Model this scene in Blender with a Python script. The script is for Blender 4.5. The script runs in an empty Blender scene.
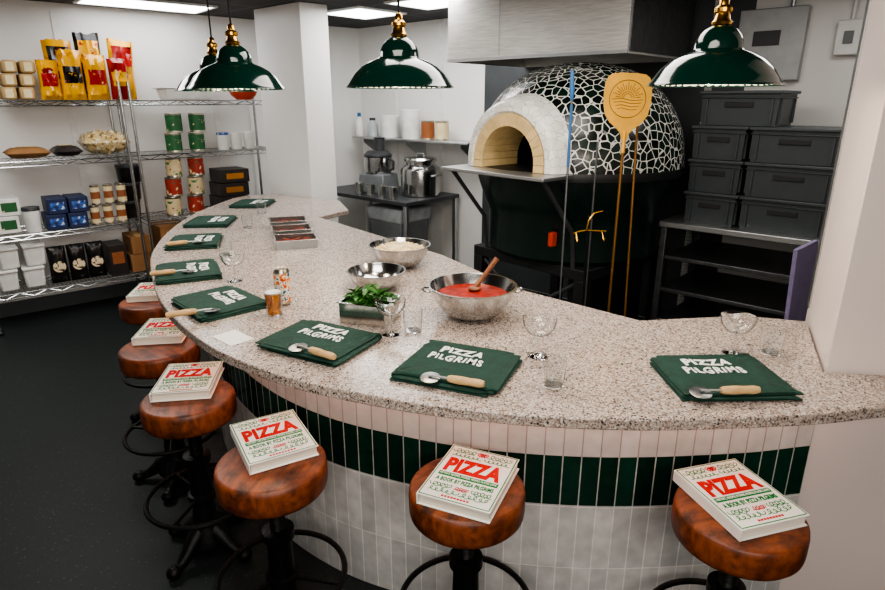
import bpy, bmesh, math, random
from mathutils import Vector, Matrix
random.seed(7)
SC = bpy.context.scene
C = SC.collection
PI = math.pi
R_ = math.radians
FP = 600.0; TH = R_(18); CH = 1.72
ct, st = math.cos(TH), math.sin(TH)
try:
    SC.view_settings.look = 'AgX - Medium High Contrast'
    SC.view_settings.exposure = .15
except Exception: pass

def px(X, Y, z):
    u = (X-442.5)/FP; v = (Y-295)/FP
    t = (CH-z)/(st+ct*v)
    return Vector((u*t, (ct-st*v)*t, z))
def on_line(P0, D, X, z):
    u = (X-442.5)/FP; k = (CH-z)*st
    return (u*(ct*P0[1]+k)-P0[0])/(D[0]-u*ct*D[1])

# ------------------------------------------------------------------ materials
def lin(c):
    out = []
    for v in c:
        v = v/255.0
        out.append(v/12.92 if v <= .04045 else ((v+.055)/1.055)**2.4)
    return out
def col4(c, k=1.0):
    l = lin(c); return (min(1, l[0]*k), min(1, l[1]*k), min(1, l[2]*k), 1)
def base_mat(name):
    m = bpy.data.materials.new(name); m.use_nodes = True
    nt = m.node_tree; b = nt.nodes['Principled BSDF']
    return m, nt, b
def mat(name, c, rough=.5, metal=0, var=.08, scale=14, bump=0, bscale=60, emit=None, estr=0, trans=0, ior=1.45, coat=0, stretch=None, stops=None, spec=None):
    m, nt, b = base_mat(name)
    tc = nt.nodes.new('ShaderNodeTexCoord')
    no = nt.nodes.new('ShaderNodeTexNoise'); no.inputs['Scale'].default_value = scale; no.inputs['Detail'].default_value = 3
    src = tc.outputs['Object']
    if stretch:
        mp = nt.nodes.new('ShaderNodeMapping'); mp.inputs['Scale'].default_value = stretch
        nt.links.new(src, mp.inputs['Vector']); src = mp.outputs['Vector']
    nt.links.new(src, no.inputs['Vector'])
    if stops: rp = ramp(nt, stops)
    else:
        rp = nt.nodes.new('ShaderNodeValToRGB')
        rp.color_ramp.elements[0].position = .3; rp.color_ramp.elements[1].position = .7
        rp.color_ramp.elements[0].color = col4(c, 1-var); rp.color_ramp.elements[1].color = col4(c, 1+var)
    nt.links.new(no.outputs['Fac'], rp.inputs['Fac'])
    nt.links.new(rp.outputs['Color'], b.inputs['Base Color'])
    b.inputs['Roughness'].default_value = rough; b.inputs['Metallic'].default_value = metal
    if spec is not None: b.inputs['Specular IOR Level'].default_value = spec
    if trans:
        b.inputs['Transmission Weight'].default_value = trans; b.inputs['IOR'].default_value = ior
    if coat: b.inputs['Coat Weight'].default_value = coat; b.inputs['Coat Roughness'].default_value = .1
    if emit:
        b.inputs['Emission Color'].default_value = col4(emit); b.inputs['Emission Strength'].default_value = estr
    if bump:
        n2 = nt.nodes.new('ShaderNodeTexNoise'); n2.inputs['Scale'].default_value = bscale; n2.inputs['Detail'].default_value = 4
        bp = nt.nodes.new('ShaderNodeBump'); bp.inputs['Strength'].default_value = bump; bp.inputs['Distance'].default_value = .01
        nt.links.new(src, n2.inputs['Vector'])
        nt.links.new(n2.outputs['Fac'], bp.inputs['Height']); nt.links.new(bp.outputs['Normal'], b.inputs['Normal'])
    return m

def ramp(nt, stops, const=True):
    r = nt.nodes.new('ShaderNodeValToRGB')
    if const: r.color_ramp.interpolation = 'CONSTANT'
    el = r.color_ramp.elements
    el[0].position = stops[0][0]; el[0].color = col4(stops[0][1])
    el[1].position = stops[1][0]; el[1].color = col4(stops[1][1])
    for p, c in stops[2:]:
        e = el.new(p); e.color = col4(c)
    return r
def mixc(nt, fac, a, b):
    m = nt.nodes.new('ShaderNodeMix'); m.data_type = 'RGBA'
    nt.links.new(fac, m.inputs[0]); nt.links.new(a, m.inputs[6]); nt.links.new(b, m.inputs[7])
    return m.outputs[2]

def terrazzo():
    m, nt, b = base_mat('terrazzo')
    tc = nt.nodes.new('ShaderNodeTexCoord')
    def chips(scale, stops, thr):
        v = nt.nodes.new('ShaderNodeTexVoronoi'); v.inputs['Scale'].default_value = scale
        nt.links.new(tc.outputs['Object'], v.inputs['Vector'])
        sp = nt.nodes.new('ShaderNodeSeparateColor'); nt.links.new(v.outputs['Color'], sp.inputs[0])
        r = ramp(nt, stops); nt.links.new(sp.outputs[0], r.inputs['Fac'])
        lt = nt.nodes.new('ShaderNodeMath'); lt.operation = 'LESS_THAN'; lt.inputs[1].default_value = thr
        nt.links.new(v.outputs['Distance'], lt.inputs[0])
        return r.outputs['Color'], lt.outputs[0]
    c1, f1 = chips(260, [(0, (184, 170, 159)), (.42, (160, 147, 137)), (.62, (100, 91, 86)), (.76, (199, 187, 177)), (.88, (137, 119, 107))], .9)
    c2, f2 = chips(120, [(0, (188, 175, 163)), (.26, (203, 193, 183)), (.46, (120, 109, 103)), (.61, (64, 58, 56)), (.73, (158, 130, 113)), (.86, (213, 205, 196))], .42)
    out = mixc(nt, f2, c1, c2)
    nt.links.new(out, b.inputs['Base Color'])
    b.inputs['Roughness'].default_value = .2
    return m
def tile_mat(name, c1, c2, grout, bw, rh, rough=.15, off=(0, 0), mott=.84):
    m, nt, b = base_mat(name)
    tc = nt.nodes.new('ShaderNodeTexCoord')
    mp = nt.nodes.new('ShaderNodeMapping'); mp.inputs['Location'].default_value = (off[0], off[1], 0)
    nt.links.new(tc.outputs['UV'], mp.inputs['Vector'])
    br = nt.nodes.new('ShaderNodeTexBrick'); br.offset = 0; br.squash = 1
    br.inputs['Scale'].default_value = 1; br.inputs['Brick Width'].default_value = bw; br.inputs['Row Height'].default_value = rh
    br.inputs['Mortar Size'].default_value = .0022; br.inputs['Mortar Smooth'].default_value = .15
    br.inputs['Color1'].default_value = col4(c1); br.inputs['Color2'].default_value = col4(c2); br.inputs['Mortar'].default_value = col4(grout)
    nt.links.new(mp.outputs['Vector'], br.inputs['Vector'])
    no = nt.nodes.new('ShaderNodeTexNoise'); no.inputs['Scale'].default_value = 18; no.inputs['Detail'].default_value = 4
    nt.links.new(tc.outputs['Object'], no.inputs['Vector'])
    cr = nt.nodes.new('ShaderNodeMapRange'); cr.inputs[1].default_value = .3; cr.inputs[2].default_value = .7; cr.inputs[3].default_value = mott; cr.inputs[4].default_value = 1.0
    nt.links.new(no.outputs['Fac'], cr.inputs[0])
    mx = nt.nodes.new('ShaderNodeMix'); mx.data_type = 'RGBA'; mx.blend_type = 'MULTIPLY'; mx.inputs[0].default_value = 1
    nt.links.new(br.outputs['Color'], mx.inputs[6]); nt.links.new(cr.outputs[0], mx.inputs[7])
    nt.links.new(mx.outputs[2], b.inputs['Base Color'])
    b.inputs['Roughness'].default_value = rough
    bp = nt.nodes.new('ShaderNodeBump'); bp.invert = True; bp.inputs['Strength'].default_value = .5; bp.inputs['Distance'].default_value = .003
    nt.links.new(br.outputs['Fac'], bp.inputs['Height']); nt.links.new(bp.outputs['Normal'], b.inputs['Normal'])
    return m
def mosaic(name, stops, grout, scale, thr):
    m, nt, b = base_mat(name)
    tc = nt.nodes.new('ShaderNodeTexCoord')
    v = nt.nodes.new('ShaderNodeTexVoronoi'); v.feature = 'DISTANCE_TO_EDGE'; v.inputs['Scale'].default_value = scale; v.inputs['Randomness'].default_value = .75
    w = nt.nodes.new('ShaderNodeTexVoronoi'); w.inputs['Scale'].default_value = scale; w.inputs['Randomness'].default_value = .75
    for q in (v, w): nt.links.new(tc.outputs['Object'], q.inputs['Vector'])
    lt = nt.nodes.new('ShaderNodeMath'); lt.operation = 'LESS_THAN'; lt.inputs[1].default_value = thr
    nt.links.new(v.outputs['Distance'], lt.inputs[0])
    sp = nt.nodes.new('ShaderNodeSeparateColor'); nt.links.new(w.outputs['Color'], sp.inputs[0])
    r = ramp(nt, stops); nt.links.new(sp.outputs[0], r.inputs['Fac'])
    g = nt.nodes.new('ShaderNodeRGB'); g.outputs[0].default_value = col4(grout)
    nt.links.new(mixc(nt, lt.outputs[0], r.outputs['Color'], g.outputs[0]), b.inputs['Base Color'])
    b.inputs['Roughness'].default_value = .25
    bp = nt.nodes.new('ShaderNodeBump'); bp.invert = True; bp.inputs['Strength'].default_value = .4; bp.inputs['Distance'].default_value = .004
    nt.links.new(lt.outputs[0], bp.inputs['Height']); nt.links.new(bp.outputs['Normal'], b.inputs['Normal'])
    return m
def floor_mat():
    m, nt, b = base_mat('speckled_vinyl')
    tc = nt.nodes.new('ShaderNodeTexCoord')
    v = nt.nodes.new('ShaderNodeTexVoronoi'); v.inputs['Scale'].default_value = 95
    nt.links.new(tc.outputs['Object'], v.inputs['Vector'])
    sp = nt.nodes.new('ShaderNodeSeparateColor'); nt.links.new(v.outputs['Color'], sp.inputs[0])
    r = ramp(nt, [(0, (26, 34, 33)), (.7, (40, 49, 47)), (.93, (64, 74, 71))]); nt.links.new(sp.outputs[0], r.inputs['Fac'])
    lt = nt.nodes.new('ShaderNodeMath'); lt.operation = 'LESS_THAN'; lt.inputs[1].default_value = .32
    nt.links.new(v.outputs['Distance'], lt.inputs[0])
    g = nt.nodes.new('ShaderNodeRGB'); g.outputs[0].default_value = col4((28, 36, 35))
    nt.links.new(mixc(nt, lt.outputs[0], g.outputs[0], r.outputs['Color']), b.inputs['Base Color'])
    b.inputs['Roughness'].default_value = .55; b.inputs['Specular IOR Level'].default_value = .3
    return m
def ceil_mat():
    m, nt, b = base_mat('dark_ceiling_tiles')
    tc = nt.nodes.new('ShaderNodeTexCoord')
    mp = nt.nodes.new('ShaderNodeMapping'); mp.inputs['Rotation'].default_value = (0, 0, R_(42))
    nt.links.new(tc.outputs['Object'], mp.inputs['Vector'])
    br = nt.nodes.new('ShaderNodeTexBrick'); br.offset = 0
    br.inputs['Scale'].default_value = 1; br.inputs['Brick Width'].default_value = .6; br.inputs['Row Height'].default_value = .6; br.inputs['Mortar Size'].default_value = .012
    br.inputs['Color1'].default_value = col4((44, 44, 45)); br.inputs['Color2'].default_value = col4((50, 50, 51)); br.inputs['Mortar'].default_value = col4((84, 84, 84))
    nt.links.new(mp.outputs['Vector'], br.inputs['Vector']); nt.links.new(br.outputs['Color'], b.inputs['Base Color'])
    b.inputs['Roughness'].default_value = .8
    return m
def wood(name, a, c, scale=9, rough=.3, coat=.3, st_=(1, 5, 2), dist=1.2, patina=None):
    m, nt, b = base_mat(name)
    tc = nt.nodes.new('ShaderNodeTexCoord')
    mp = nt.nodes.new('ShaderNodeMapping'); mp.inputs['Scale'].default_value = st_
    nt.links.new(tc.outputs['Object'], mp.inputs['Vector'])
    no = nt.nodes.new('ShaderNodeTexNoise'); no.inputs['Scale'].default_value = scale; no.inputs['Detail'].default_value = 6; no.inputs['Distortion'].default_value = dist
    nt.links.new(mp.outputs['Vector'], no.inputs['Vector'])
    r = ramp(nt, [(.32, a), (.66, c)], False); nt.links.new(no.outputs['Fac'], r.inputs['Fac'])
    out = r.outputs['Color']
    if patina:
        n2 = nt.nodes.new('ShaderNodeTexNoise'); n2.inputs['Scale'].default_value = 14; n2.inputs['Detail'].default_value = 8; n2.inputs['Roughness'].default_value = .7
        nt.links.new(tc.outputs['Object'], n2.inputs['Vector'])
        mr = nt.nodes.new('ShaderNodeMapRange'); mr.inputs[1].default_value = .48; mr.inputs[2].default_value = .68
        nt.links.new(n2.outputs['Fac'], mr.inputs[0])
        g = nt.nodes.new('ShaderNodeRGB'); g.outputs[0].default_value = col4(patina)
        out = mixc(nt, mr.outputs[0], out, g.outputs[0])
    nt.links.new(out, b.inputs['Base Color'])
    b.inputs['Roughness'].default_value = rough; b.inputs['Coat Weight'].default_value = coat; b.inputs['Coat Roughness'].default_value = .2
    return m

M = {}
M['terrazzo'] = terrazzo()
M['tile_white'] = tile_mat('white_glazed_tile', (222, 216, 210), (206, 199, 193), (176, 162, 154), .058, .25, .2, (0, -.655))
M['tile_green'] = tile_mat('green_glazed_tile', (20, 66, 50), (9, 40, 31), (206, 208, 202), .058, .2, .12, (0, -.473), .65)
M['tile_grey'] = tile_mat('off_white_glazed_tile', (228, 228, 224), (200, 202, 199), (250, 248, 244), .058, .24, .1, (0, -.475), .74)
M['mosaic'] = mosaic('dark_broken_tile_mosaic', [(0, (8, 22, 17)), (.45, (13, 36, 27)), (.8, (4, 12, 10))], (216, 217, 209), 20, .05)
M['mosaicw'] = mosaic('white_broken_tile_mosaic', [(0, (230, 230, 222)), (.45, (222, 222, 214)), (.7, (238, 238, 232))], (186, 190, 184), 20, .025)
M['floor'] = floor_mat()
M['ceiling'] = ceil_mat()
M['seat'] = wood('worn_seat_wood', (92, 42, 18), (142, 74, 36), 10, .48, .08, (1, 5, 2), .4, (52, 24, 12))
M['handle'] = wood('pale_beech_wood', (188, 148, 98), (214, 180, 130), 20, .5, 0)
M['spoon'] = wood('dark_spoon_wood', (100, 56, 28), (140, 84, 44), 20, .5, 0)
M['wall'] = mat('white_wall_cladding', (230, 229, 225), .35, var=.03, scale=2)
M['wallw'] = mat('warm_lit_white_plaster', (230, 217, 210), .5, var=.03, scale=2)  # white wall with the pinkish warm light mixed into its colour
M['skirt'] = mat('grey_cove_skirting', (70, 76, 80), .5)
M['steel'] = mat('brushed_steel', (190, 192, 192), .4, 1, var=.1, scale=30, stretch=(1, 1, 14))
M['darksteel'] = mat('dull_dark_steel', (110, 112, 114), .45, 1, var=.15, scale=20)
M['recess'] = mat('dark_recess_sheet', (76, 79, 81), .5, .5, var=.12, scale=6)  # dark colour that paints in the gloom of the recess behind the oven
M['hoodsteel'] = mat('satin_hood_steel', (220, 218, 212), .38, .65, var=.16, scale=9, stretch=(1, 1, 22))
M['panelsteel'] = mat('pale_panel_steel', (168, 170, 170), .45, .5, var=.08)
M['bowl'] = mat('polished_bowl_steel', (196, 196, 194), .16, 1, var=.05)
M['brightsteel'] = mat('bright_tin_steel', (206, 206, 202), .2, 1, var=.06)
M['pansteel'] = mat('matt_pan_steel', (150, 152, 150), .3, 1, var=.08)
M['chrome'] = mat('chrome_wire', (196, 198, 198), .22, 1, var=.05)
M['iron'] = mat('black_cast_iron', (22, 24, 24), .45, .6, bump=.2)
M['black'] = mat('black_painted_metal', (22, 23, 24), .45, var=.2)
M['greentile'] = mat('dark_green_glaze', (10, 30, 25), .25, var=.2)
M['enamel'] = mat('dark_green_enamel', (5, 46, 36), .12, var=.05, coat=.6)
M['enamelw'] = mat('white_enamel', (236, 234, 228), .3)
M['brass'] = mat('brass_metal', (206, 158, 74), .25, 1)
M['bronze'] = mat('bronze_tool_handle', (120, 86, 44), .4, .8)
M['gold'] = mat('golden_peel_metal', (226, 172, 66), .45, .5)
M['goldd'] = mat('dark_engraving', (112, 78, 30), .5, .4)
M['cord'] = mat('black_cord_fabric', (14, 14, 14), .7)
M['bulb'] = mat('warm_bulb_glass', (255, 236, 205), .3, emit=(255, 226, 186), estr=8)
M['led'] = mat('led_diffuser', (255, 255, 255), .4, emit=(250, 252, 255), estr=7)
M['strip'] = mat('warm_led_strip', (255, 225, 212), .4, emit=(255, 200, 178), estr=15)
M['cloth'] = mat('green_apron_cotton', (9, 54, 41), .85, var=.25, scale=30, bump=.35, bscale=90)
M['print'] = mat('white_print', (240, 240, 234), .7, var=.02)
M['cover'] = mat('white_book_cover', (242, 240, 233), .55, var=.02, spec=.3)
M['pages'] = mat('book_pages', (236, 230, 214), .8, var=.1, scale=200, stretch=(.1, .1, 8))
M['red'] = mat('red_print', (200, 14, 12), .6, var=.03, spec=.2)
M['green'] = mat('green_print', (0, 128, 56), .7, var=.03, spec=.1)
M['glass'] = mat('clear_glass', (250, 252, 252), .02, trans=1, ior=1.45, var=.01)
M['beer'] = mat('amber_beer', (230, 146, 30), .05, trans=.85, ior=1.34, var=.03)
M['sauce'] = mat('tomato_sauce', (138, 24, 0), .5, var=.45, scale=22, bump=.6, bscale=30, spec=.2)
M['cheese'] = mat('grated_cheese', (232, 214, 172), .6, var=.06)
M['leaf'] = mat('basil_leaf', (46, 104, 24), .45, var=.4, scale=40)
M['meat'] = mat('cured_meat', (128, 56, 36), .55, var=.6, scale=50, spec=.2)
M['cream'] = mat('cream_arch_stone', (212, 186, 132), .7, var=.14, bump=.3)
M['soot'] = mat('sooty_brick', (66, 48, 38), .9, var=.4, scale=10)
M['crate'] = mat('charcoal_crate_plastic', (60, 67, 69), .42, var=.06)
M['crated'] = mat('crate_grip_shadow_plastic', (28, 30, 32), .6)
M['purple'] = mat('lavender_board', (126, 118, 152), .55)
M['white'] = mat('white_plastic', (228, 228, 224), .4)
M['paper'] = mat('white_paper', (240, 238, 232), .8, var=.02)
M['kraft'] = mat('brown_kraft', (140, 100, 60), .8)
M['buff'] = mat('buff_paper_pack', (176, 146, 98), .8, var=.2)
M['yellow'] = mat('yellow_foil', (0, 0, 0), .2, scale=7, bump=.8, bscale=12, stops=[(0, (120, 18, 12)), (.36, (228, 166, 10)), (.58, (206, 132, 6)), (.68, (22, 18, 14))])
M['redfoil'] = mat('red_foil', (0, 0, 0), .2, scale=7, bump=.8, bscale=12, stops=[(0, (222, 160, 20)), (.36, (150, 20, 18)), (.6, (110, 12, 14)), (.7, (230, 190, 60))])
M['blackfoil'] = mat('black_foil', (18, 16, 16), .3, var=.2, bump=.6, bscale=14)
M['printy'] = mat('yellow_print_panel', (0, 0, 0), .25, scale=14, stops=[(0, (30, 20, 16)), (.38, (228, 170, 20)), (.66, (170, 30, 20))])
M['printr'] = mat('red_print_panel', (0, 0, 0), .25, scale=14, stops=[(0, (236, 200, 90)), (.38, (160, 20, 18)), (.66, (24, 16, 14))])
M['printk'] = mat('black_print_panel', (0, 0, 0), .25, scale=14, stops=[(0, (228, 170, 20)), (.38, (24, 20, 18)), (.66, (150, 24, 18))])
M['navy'] = mat('navy_carton', (22, 36, 74), .5)
M['bluel'] = mat('blue_label', (0, 0, 0), .5, scale=40, stops=[(0, (20, 40, 90)), (.42, (50, 92, 160)), (.6, (200, 206, 214))])
M['tin'] = mat('tinplate', (190, 184, 168), .3, 1)
M['glabel'] = mat('green_tin_label', (0, 0, 0), .45, scale=16, stops=[(0, (214, 196, 154)), (.38, (34, 92, 50)), (.62, (46, 110, 60)), (.68, (200, 60, 40))])
M['rlabel'] = mat('red_tin_label', (0, 0, 0), .45, scale=16, stops=[(0, (214, 196, 154)), (.4, (150, 44, 30)), (.64, (40, 90, 50))])
M['creamlabel'] = mat('cream_tin_label', (214, 196, 154), .5, var=.1)
M['baglabel'] = mat('printed_round_label', (0, 0, 0), .5, scale=45, stops=[(0, (60, 40, 30)), (.42, (222, 206, 170)), (.66, (150, 70, 40))])
M['mixlabel'] = mat('printed_cream_label', (0, 0, 0), .45, scale=16, stops=[(0, (150, 50, 34)), (.38, (206, 186, 144)), (.6, (60, 110, 66))])
M['blabel'] = mat('brown_tin_label', (140, 82, 44), .5, var=.1)
M['pasta'] = mat('clear_bag_pasta', (0, 0, 0), .15, scale=42, bump=.6, bscale=40, stops=[(0, (120, 92, 52)), (.4, (196, 172, 122)), (.6, (226, 220, 204))])
M['darkpack'] = mat('dark_pack', (40, 34, 32), .4, var=.2)
M['orange'] = mat('orange_red_plastic', (196, 62, 26), .4)
M['amber'] = mat('amber_label', (196, 130, 40), .3, .5)
M['canlabel'] = mat('patterned_can_label', (0, 0, 0), .35, scale=60, stops=[(0, (20, 100, 112)), (.42, (236, 230, 214)), (.52, (226, 130, 50)), (.62, (180, 50, 40))])
M['bluep'] = mat('blue_coated_metal', (44, 98, 150), .4)
M['grey'] = mat('grey_plastic', (112, 116, 118), .5)
M['liner'] = mat('bin_liner', (176, 182, 184), .35, var=.2, bump=.5)
M['darkgrey'] = mat('dark_grey_plastic', (56, 58, 60), .45)

# ------------------------------------------------------------------ mesh helpers
def BM(): return bmesh.new()
def add_box(bm, c, s, rz=0, taper=1.0, Mx=None):
    x, y, z = s[0]/2, s[1]/2, s[2]/2
    T = Matrix.Translation(c) @ Matrix.Rotation(rz, 4, 'Z')
    if Mx is not None: T = Mx @ T
    P = [(-x*taper, -y*taper, -z), (x*taper, -y*taper, -z), (x*taper, y*taper, -z), (-x*taper, y*taper, -z), (-x, -y, z), (x, -y, z), (x, y, z), (-x, y, z)]
    v = [bm.verts.new(T @ Vector(p)) for p in P]
    for f in ((0, 3, 2, 1), (4, 5, 6, 7), (0, 1, 5, 4), (1, 2, 6, 5), (2, 3, 7, 6), (3, 0, 4, 7)): bm.faces.new([v[i] for i in f])
    return bm
def add_lathe(bm, prof, n=32, Mx=None, closed=False):
    T = Mx if Mx is not None else Matrix()
    rings = []
    for r, z in prof:
        if r < 1e-6: rings.append([bm.verts.new(T @ Vector((0, 0, z)))])
        else: rings.append([bm.verts.new(T @ Vector((r*math.cos(2*PI*i/n), r*math.sin(2*PI*i/n), z))) for i in range(n)])
    pairs = list(zip(rings, rings[1:]))
    if closed: pairs.append((rings[-1], rings[0]))
    for a, b in pairs:
        if len(a) == 1 and len(b) == 1: continue
        for i in range(n):
            j = (i+1) % n
            if len(a) == 1: bm.faces.new((a[0], b[i], b[j]))
            elif len(b) == 1: bm.faces.new((a[i], a[j], b[0]))
            else: bm.faces.new((a[i], a[j], b[j], b[i]))
    return bm
def add_tube(bm, pts, r, n=8, closed=False):
    pts = [Vector(p) for p in pts]; N = len(pts)
    rs = r if isinstance(r, (list, tuple)) else [r]*N
    rings = []; prev = None
    for i, p in enumerate(pts):
        if closed: t = pts[(i+1) % N]-pts[i-1]
        else: t = pts[min(i+1, N-1)]-pts[max(i-1, 0)]
        t.normalize()
        if prev is None:
            a = Vector((0, 0, 1)) if abs(t.z) < .9 else Vector((1, 0, 0))
            u = t.cross(a).normalized()
        else:
            u = (prev-t*prev.dot(t)).normalized()
        prev = u; w = t.cross(u)
        rings.append([bm.verts.new(p+rs[i]*(math.cos(2*PI*k/n)*u+math.sin(2*PI*k/n)*w)) for k in range(n)])
    seq = list(zip(rings, rings[1:]))
    if closed: seq.append((rings[-1], rings[0]))
    for a, b in seq:
        for k in range(n): bm.faces.new((a[k], a[(k+1) % n], b[(k+1) % n], b[k]))
    if not closed: bm.faces.new(rings[0][::-1]); bm.faces.new(rings[-1])
    return bm
def add_cyl(bm, p0, p1, r, r1=None, n=16): return add_tube(bm, [p0, p1], [r, r if r1 is None else r1], n)
def ring_pts(R, z, n=40, cx=0, cy=0): return [(cx+R*math.cos(2*PI*i/n), cy+R*math.sin(2*PI*i/n), z) for i in range(n)]
def add_prism(bm, poly, z0, z1, Mx=None):
    T = Mx if Mx is not None else Matrix()
    a = [bm.verts.new(T @ Vector((p[0], p[1], z0))) for p in poly]; b = [bm.verts.new(T @ Vector((p[0], p[1], z1))) for p in poly]
    n = len(poly)
    bm.faces.new(a[::-1]); bm.faces.new(b)
    for i in range(n): bm.faces.new((a[i], a[(i+1) % n], b[(i+1) % n], b[i]))
    return bm
def pillow_grid(w, h, t, n, seed, crump):
    rnd = random.Random(seed); g = {}
    for sgn in (-1, 1):
        for i in range(n+1):
            for j in range(n+1):
                u = 2*i/n-1; v = 2*j/n-1
                edge = i in (0, n) or j in (0, n)
                if edge and sgn == 1: g[(1, i, j)] = g[(-1, i, j)]; continue
                y = sgn*t/2*((1-abs(u)**3)*(1-abs(v)**3))**.5*(1 if edge else rnd.uniform(1-2*crump, 1+crump*.2))
                wob = 1-.06*(1-abs(v))
                zj = rnd.uniform(-.02, .02)*h*crump*4 if j == n else 0
                g[(sgn, i, j)] = Vector((u*w/2*wob, y, (v+1)/2*h+zj))
    return g
def add_pillow(bm, w, h, t, Mx=None, n=12, seed=0, crump=.1):
    T = Mx if Mx is not None else Matrix()
    g = pillow_grid(w, h, t, n, seed, crump); vs = {}
    for k_, p in g.items():
        if k_[0] == 1 and (k_[1] in (0, n) or k_[2] in (0, n)): vs[k_] = vs[(-1, k_[1], k_[2])]
        else: vs[k_] = bm.verts.new(T @ p)
    for sgn in (-1, 1):
        for i in range(n):
            for j in range(n):
                bm.faces.new([vs[(sgn, i, j)], vs[(sgn, i+1, j)], vs[(sgn, i+1, j+1)], vs[(sgn, i, j+1)]])
    return bm
def add_patch(bm, w, h, t, n, seed, crump, i0, i1, j0, j1):
    g = pillow_grid(w, h, t, n, seed, crump); f = {}; b = {}
    for i in range(i0, i1+1):
        for j in range(j0, j1+1):
            p = g[(-1, i, j)]
            f[i, j] = bm.verts.new(p+Vector((0, -.004, 0))); b[i, j] = bm.verts.new(p+Vector((0, -.0008, 0)))
    for i in range(i0, i1):
        for j in range(j0, j1):
            bm.faces.new((f[i, j], f[i+1, j], f[i+1, j+1], f[i, j+1])); bm.faces.new((b[i, j], b[i, j+1], b[i+1, j+1], b[i+1, j]))
    for i in range(i0, i1):
        bm.faces.new((f[i, j0], b[i, j0], b[i+1, j0], f[i+1, j0])); bm.faces.new((f[i, j1], f[i+1, j1], b[i+1, j1], b[i, j1]))
    for j in range(j0, j1):
        bm.faces.new((f[i0, j], f[i0, j+1], b[i0, j+1], b[i0, j])); bm.faces.new((f[i1, j], b[i1, j], b[i1, j+1], f[i1, j+1]))
    return bm
def add_blob(bm, c, r, sc=(1, 1, 1), seg=10):
    bmesh.ops.create_uvsphere(bm, u_segments=seg, v_segments=max(5, seg//2+1), radius=r, matrix=Matrix.Translation(c) @ Matrix.Diagonal((sc[0], sc[1], sc[2], 1)))
    return bm

def obj(name, bm, m, parent=None, bevel=0, smooth=True, loc=None, rz=None, seg=2):
    bmesh.ops.recalc_face_normals(bm, faces=bm.faces[:])
    me = bpy.data.meshes.new(name); bm.to_mesh(me); bm.free()
    if smooth:
        me.shade_smooth(); me.set_sharp_from_angle(angle=R_(38))
    me.materials.append(M[m] if isinstance(m, str) else m)
    o = bpy.data.objects.new(name, me); C.objects.link(o)
    if parent is not None: o.parent = parent
    if loc is not None: o.location = loc
    if rz is not None: o.rotation_euler = (0, 0, rz)
    if bevel:
        b = o.modifiers.new('bevel', 'BEVEL'); b.width = bevel; b.segments = seg; b.limit_method = 'ANGLE'; b.angle_limit = R_(40)
    return o
def tag(o, label, cat, group=None, kind=None):
    o['label'] = label; o['category'] = cat
    if group: o['group'] = group
    if kind: o['kind'] = kind
    return o
def thing(name, label, cat, loc=(0, 0, 0), rz=0, group=None):
    o = bpy.data.objects.new(name, None); C.objects.link(o); o.empty_display_size = .05
    o.location = loc; o.rotation_euler = (0, 0, rz)
    return tag(o, label, cat, group)
def struct(name, bm, m, bevel=0, parent=None):
    o = obj(name, bm, m, parent, bevel)
    if parent is None: o['kind'] = 'structure'
    return o
def dup(root, loc, rz, label):
    r = root.copy(); C.objects.link(r); r.location = loc; r.rotation_euler = (0, 0, rz); r['label'] = label
    for ch in list(root.children):
        c = ch.copy(); C.objects.link(c); c.parent = r
        for g in list(ch.children):
            d = g.copy(); C.objects.link(d); d.parent = c
    return r
def text_part(name, s, w, h, x, y, z, m, parent, rot=0, bold=.02, thick=.0012, Mx=None, space=1.0, wob=0):
    cu = bpy.data.curves.new('text', 'FONT'); cu.body = s; cu.size = 1; cu.offset = bold; cu.extrude = .01; cu.resolution_u = 3; cu.space_character = space
    t = bpy.data.objects.new('text', cu); C.objects.link(t)
    dg = bpy.context.evaluated_depsgraph_get(); dg.update()
    me = bpy.data.meshes.new_from_object(t.evaluated_get(dg))
    bpy.data.objects.remove(t)
    if wob:
        for v in me.vertices:
            X, Y = v.co.x, v.co.y
            v.co.y = Y*(1+wob*math.sin(X*3.1+1))+wob*.6*math.sin(X*2.3); v.co.x = X+wob*.4*math.sin(Y*5+X*1.7)
    xs = [v.co.x for v in me.vertices]; ys = [v.co.y for v in me.vertices]
    x0, x1, y0, y1 = min(xs), max(xs), min(ys), max(ys)
    A = Matrix.Translation((x, y, z)) @ Matrix.Rotation(rot, 4, 'Z') @ Matrix.Diagonal((w/(x1-x0), h/(y1-y0), thick/.02, 1)) @ Matrix.Translation((-(x0+x1)/2, -(y0+y1)/2, .01))
    if Mx is not None: A = Mx @ A
    me.transform(A)
    me.materials.clear(); me.materials.append(M[m])
    o = bpy.data.objects.new(name, me); C.objects.link(o); o.parent = parent
    return o
def catmull(P, k=8):
    out = []
    P = [Vector((p[0], p[1])) for p in P]
    for i in range(len(P)-1):
        p0 = P[max(i-1, 0)]; p1 = P[i]; p2 = P[i+1]; p3 = P[min(i+2, len(P)-1)]
        for j in range(k):
            t = j/k
            out.append(.5*((2*p1)+(p2-p0)*t+(2*p0-5*p1+4*p2-p3)*t*t+(3*p1-p0-3*p2+p3)*t**3))
    out.append(P[-1]); return out

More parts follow.
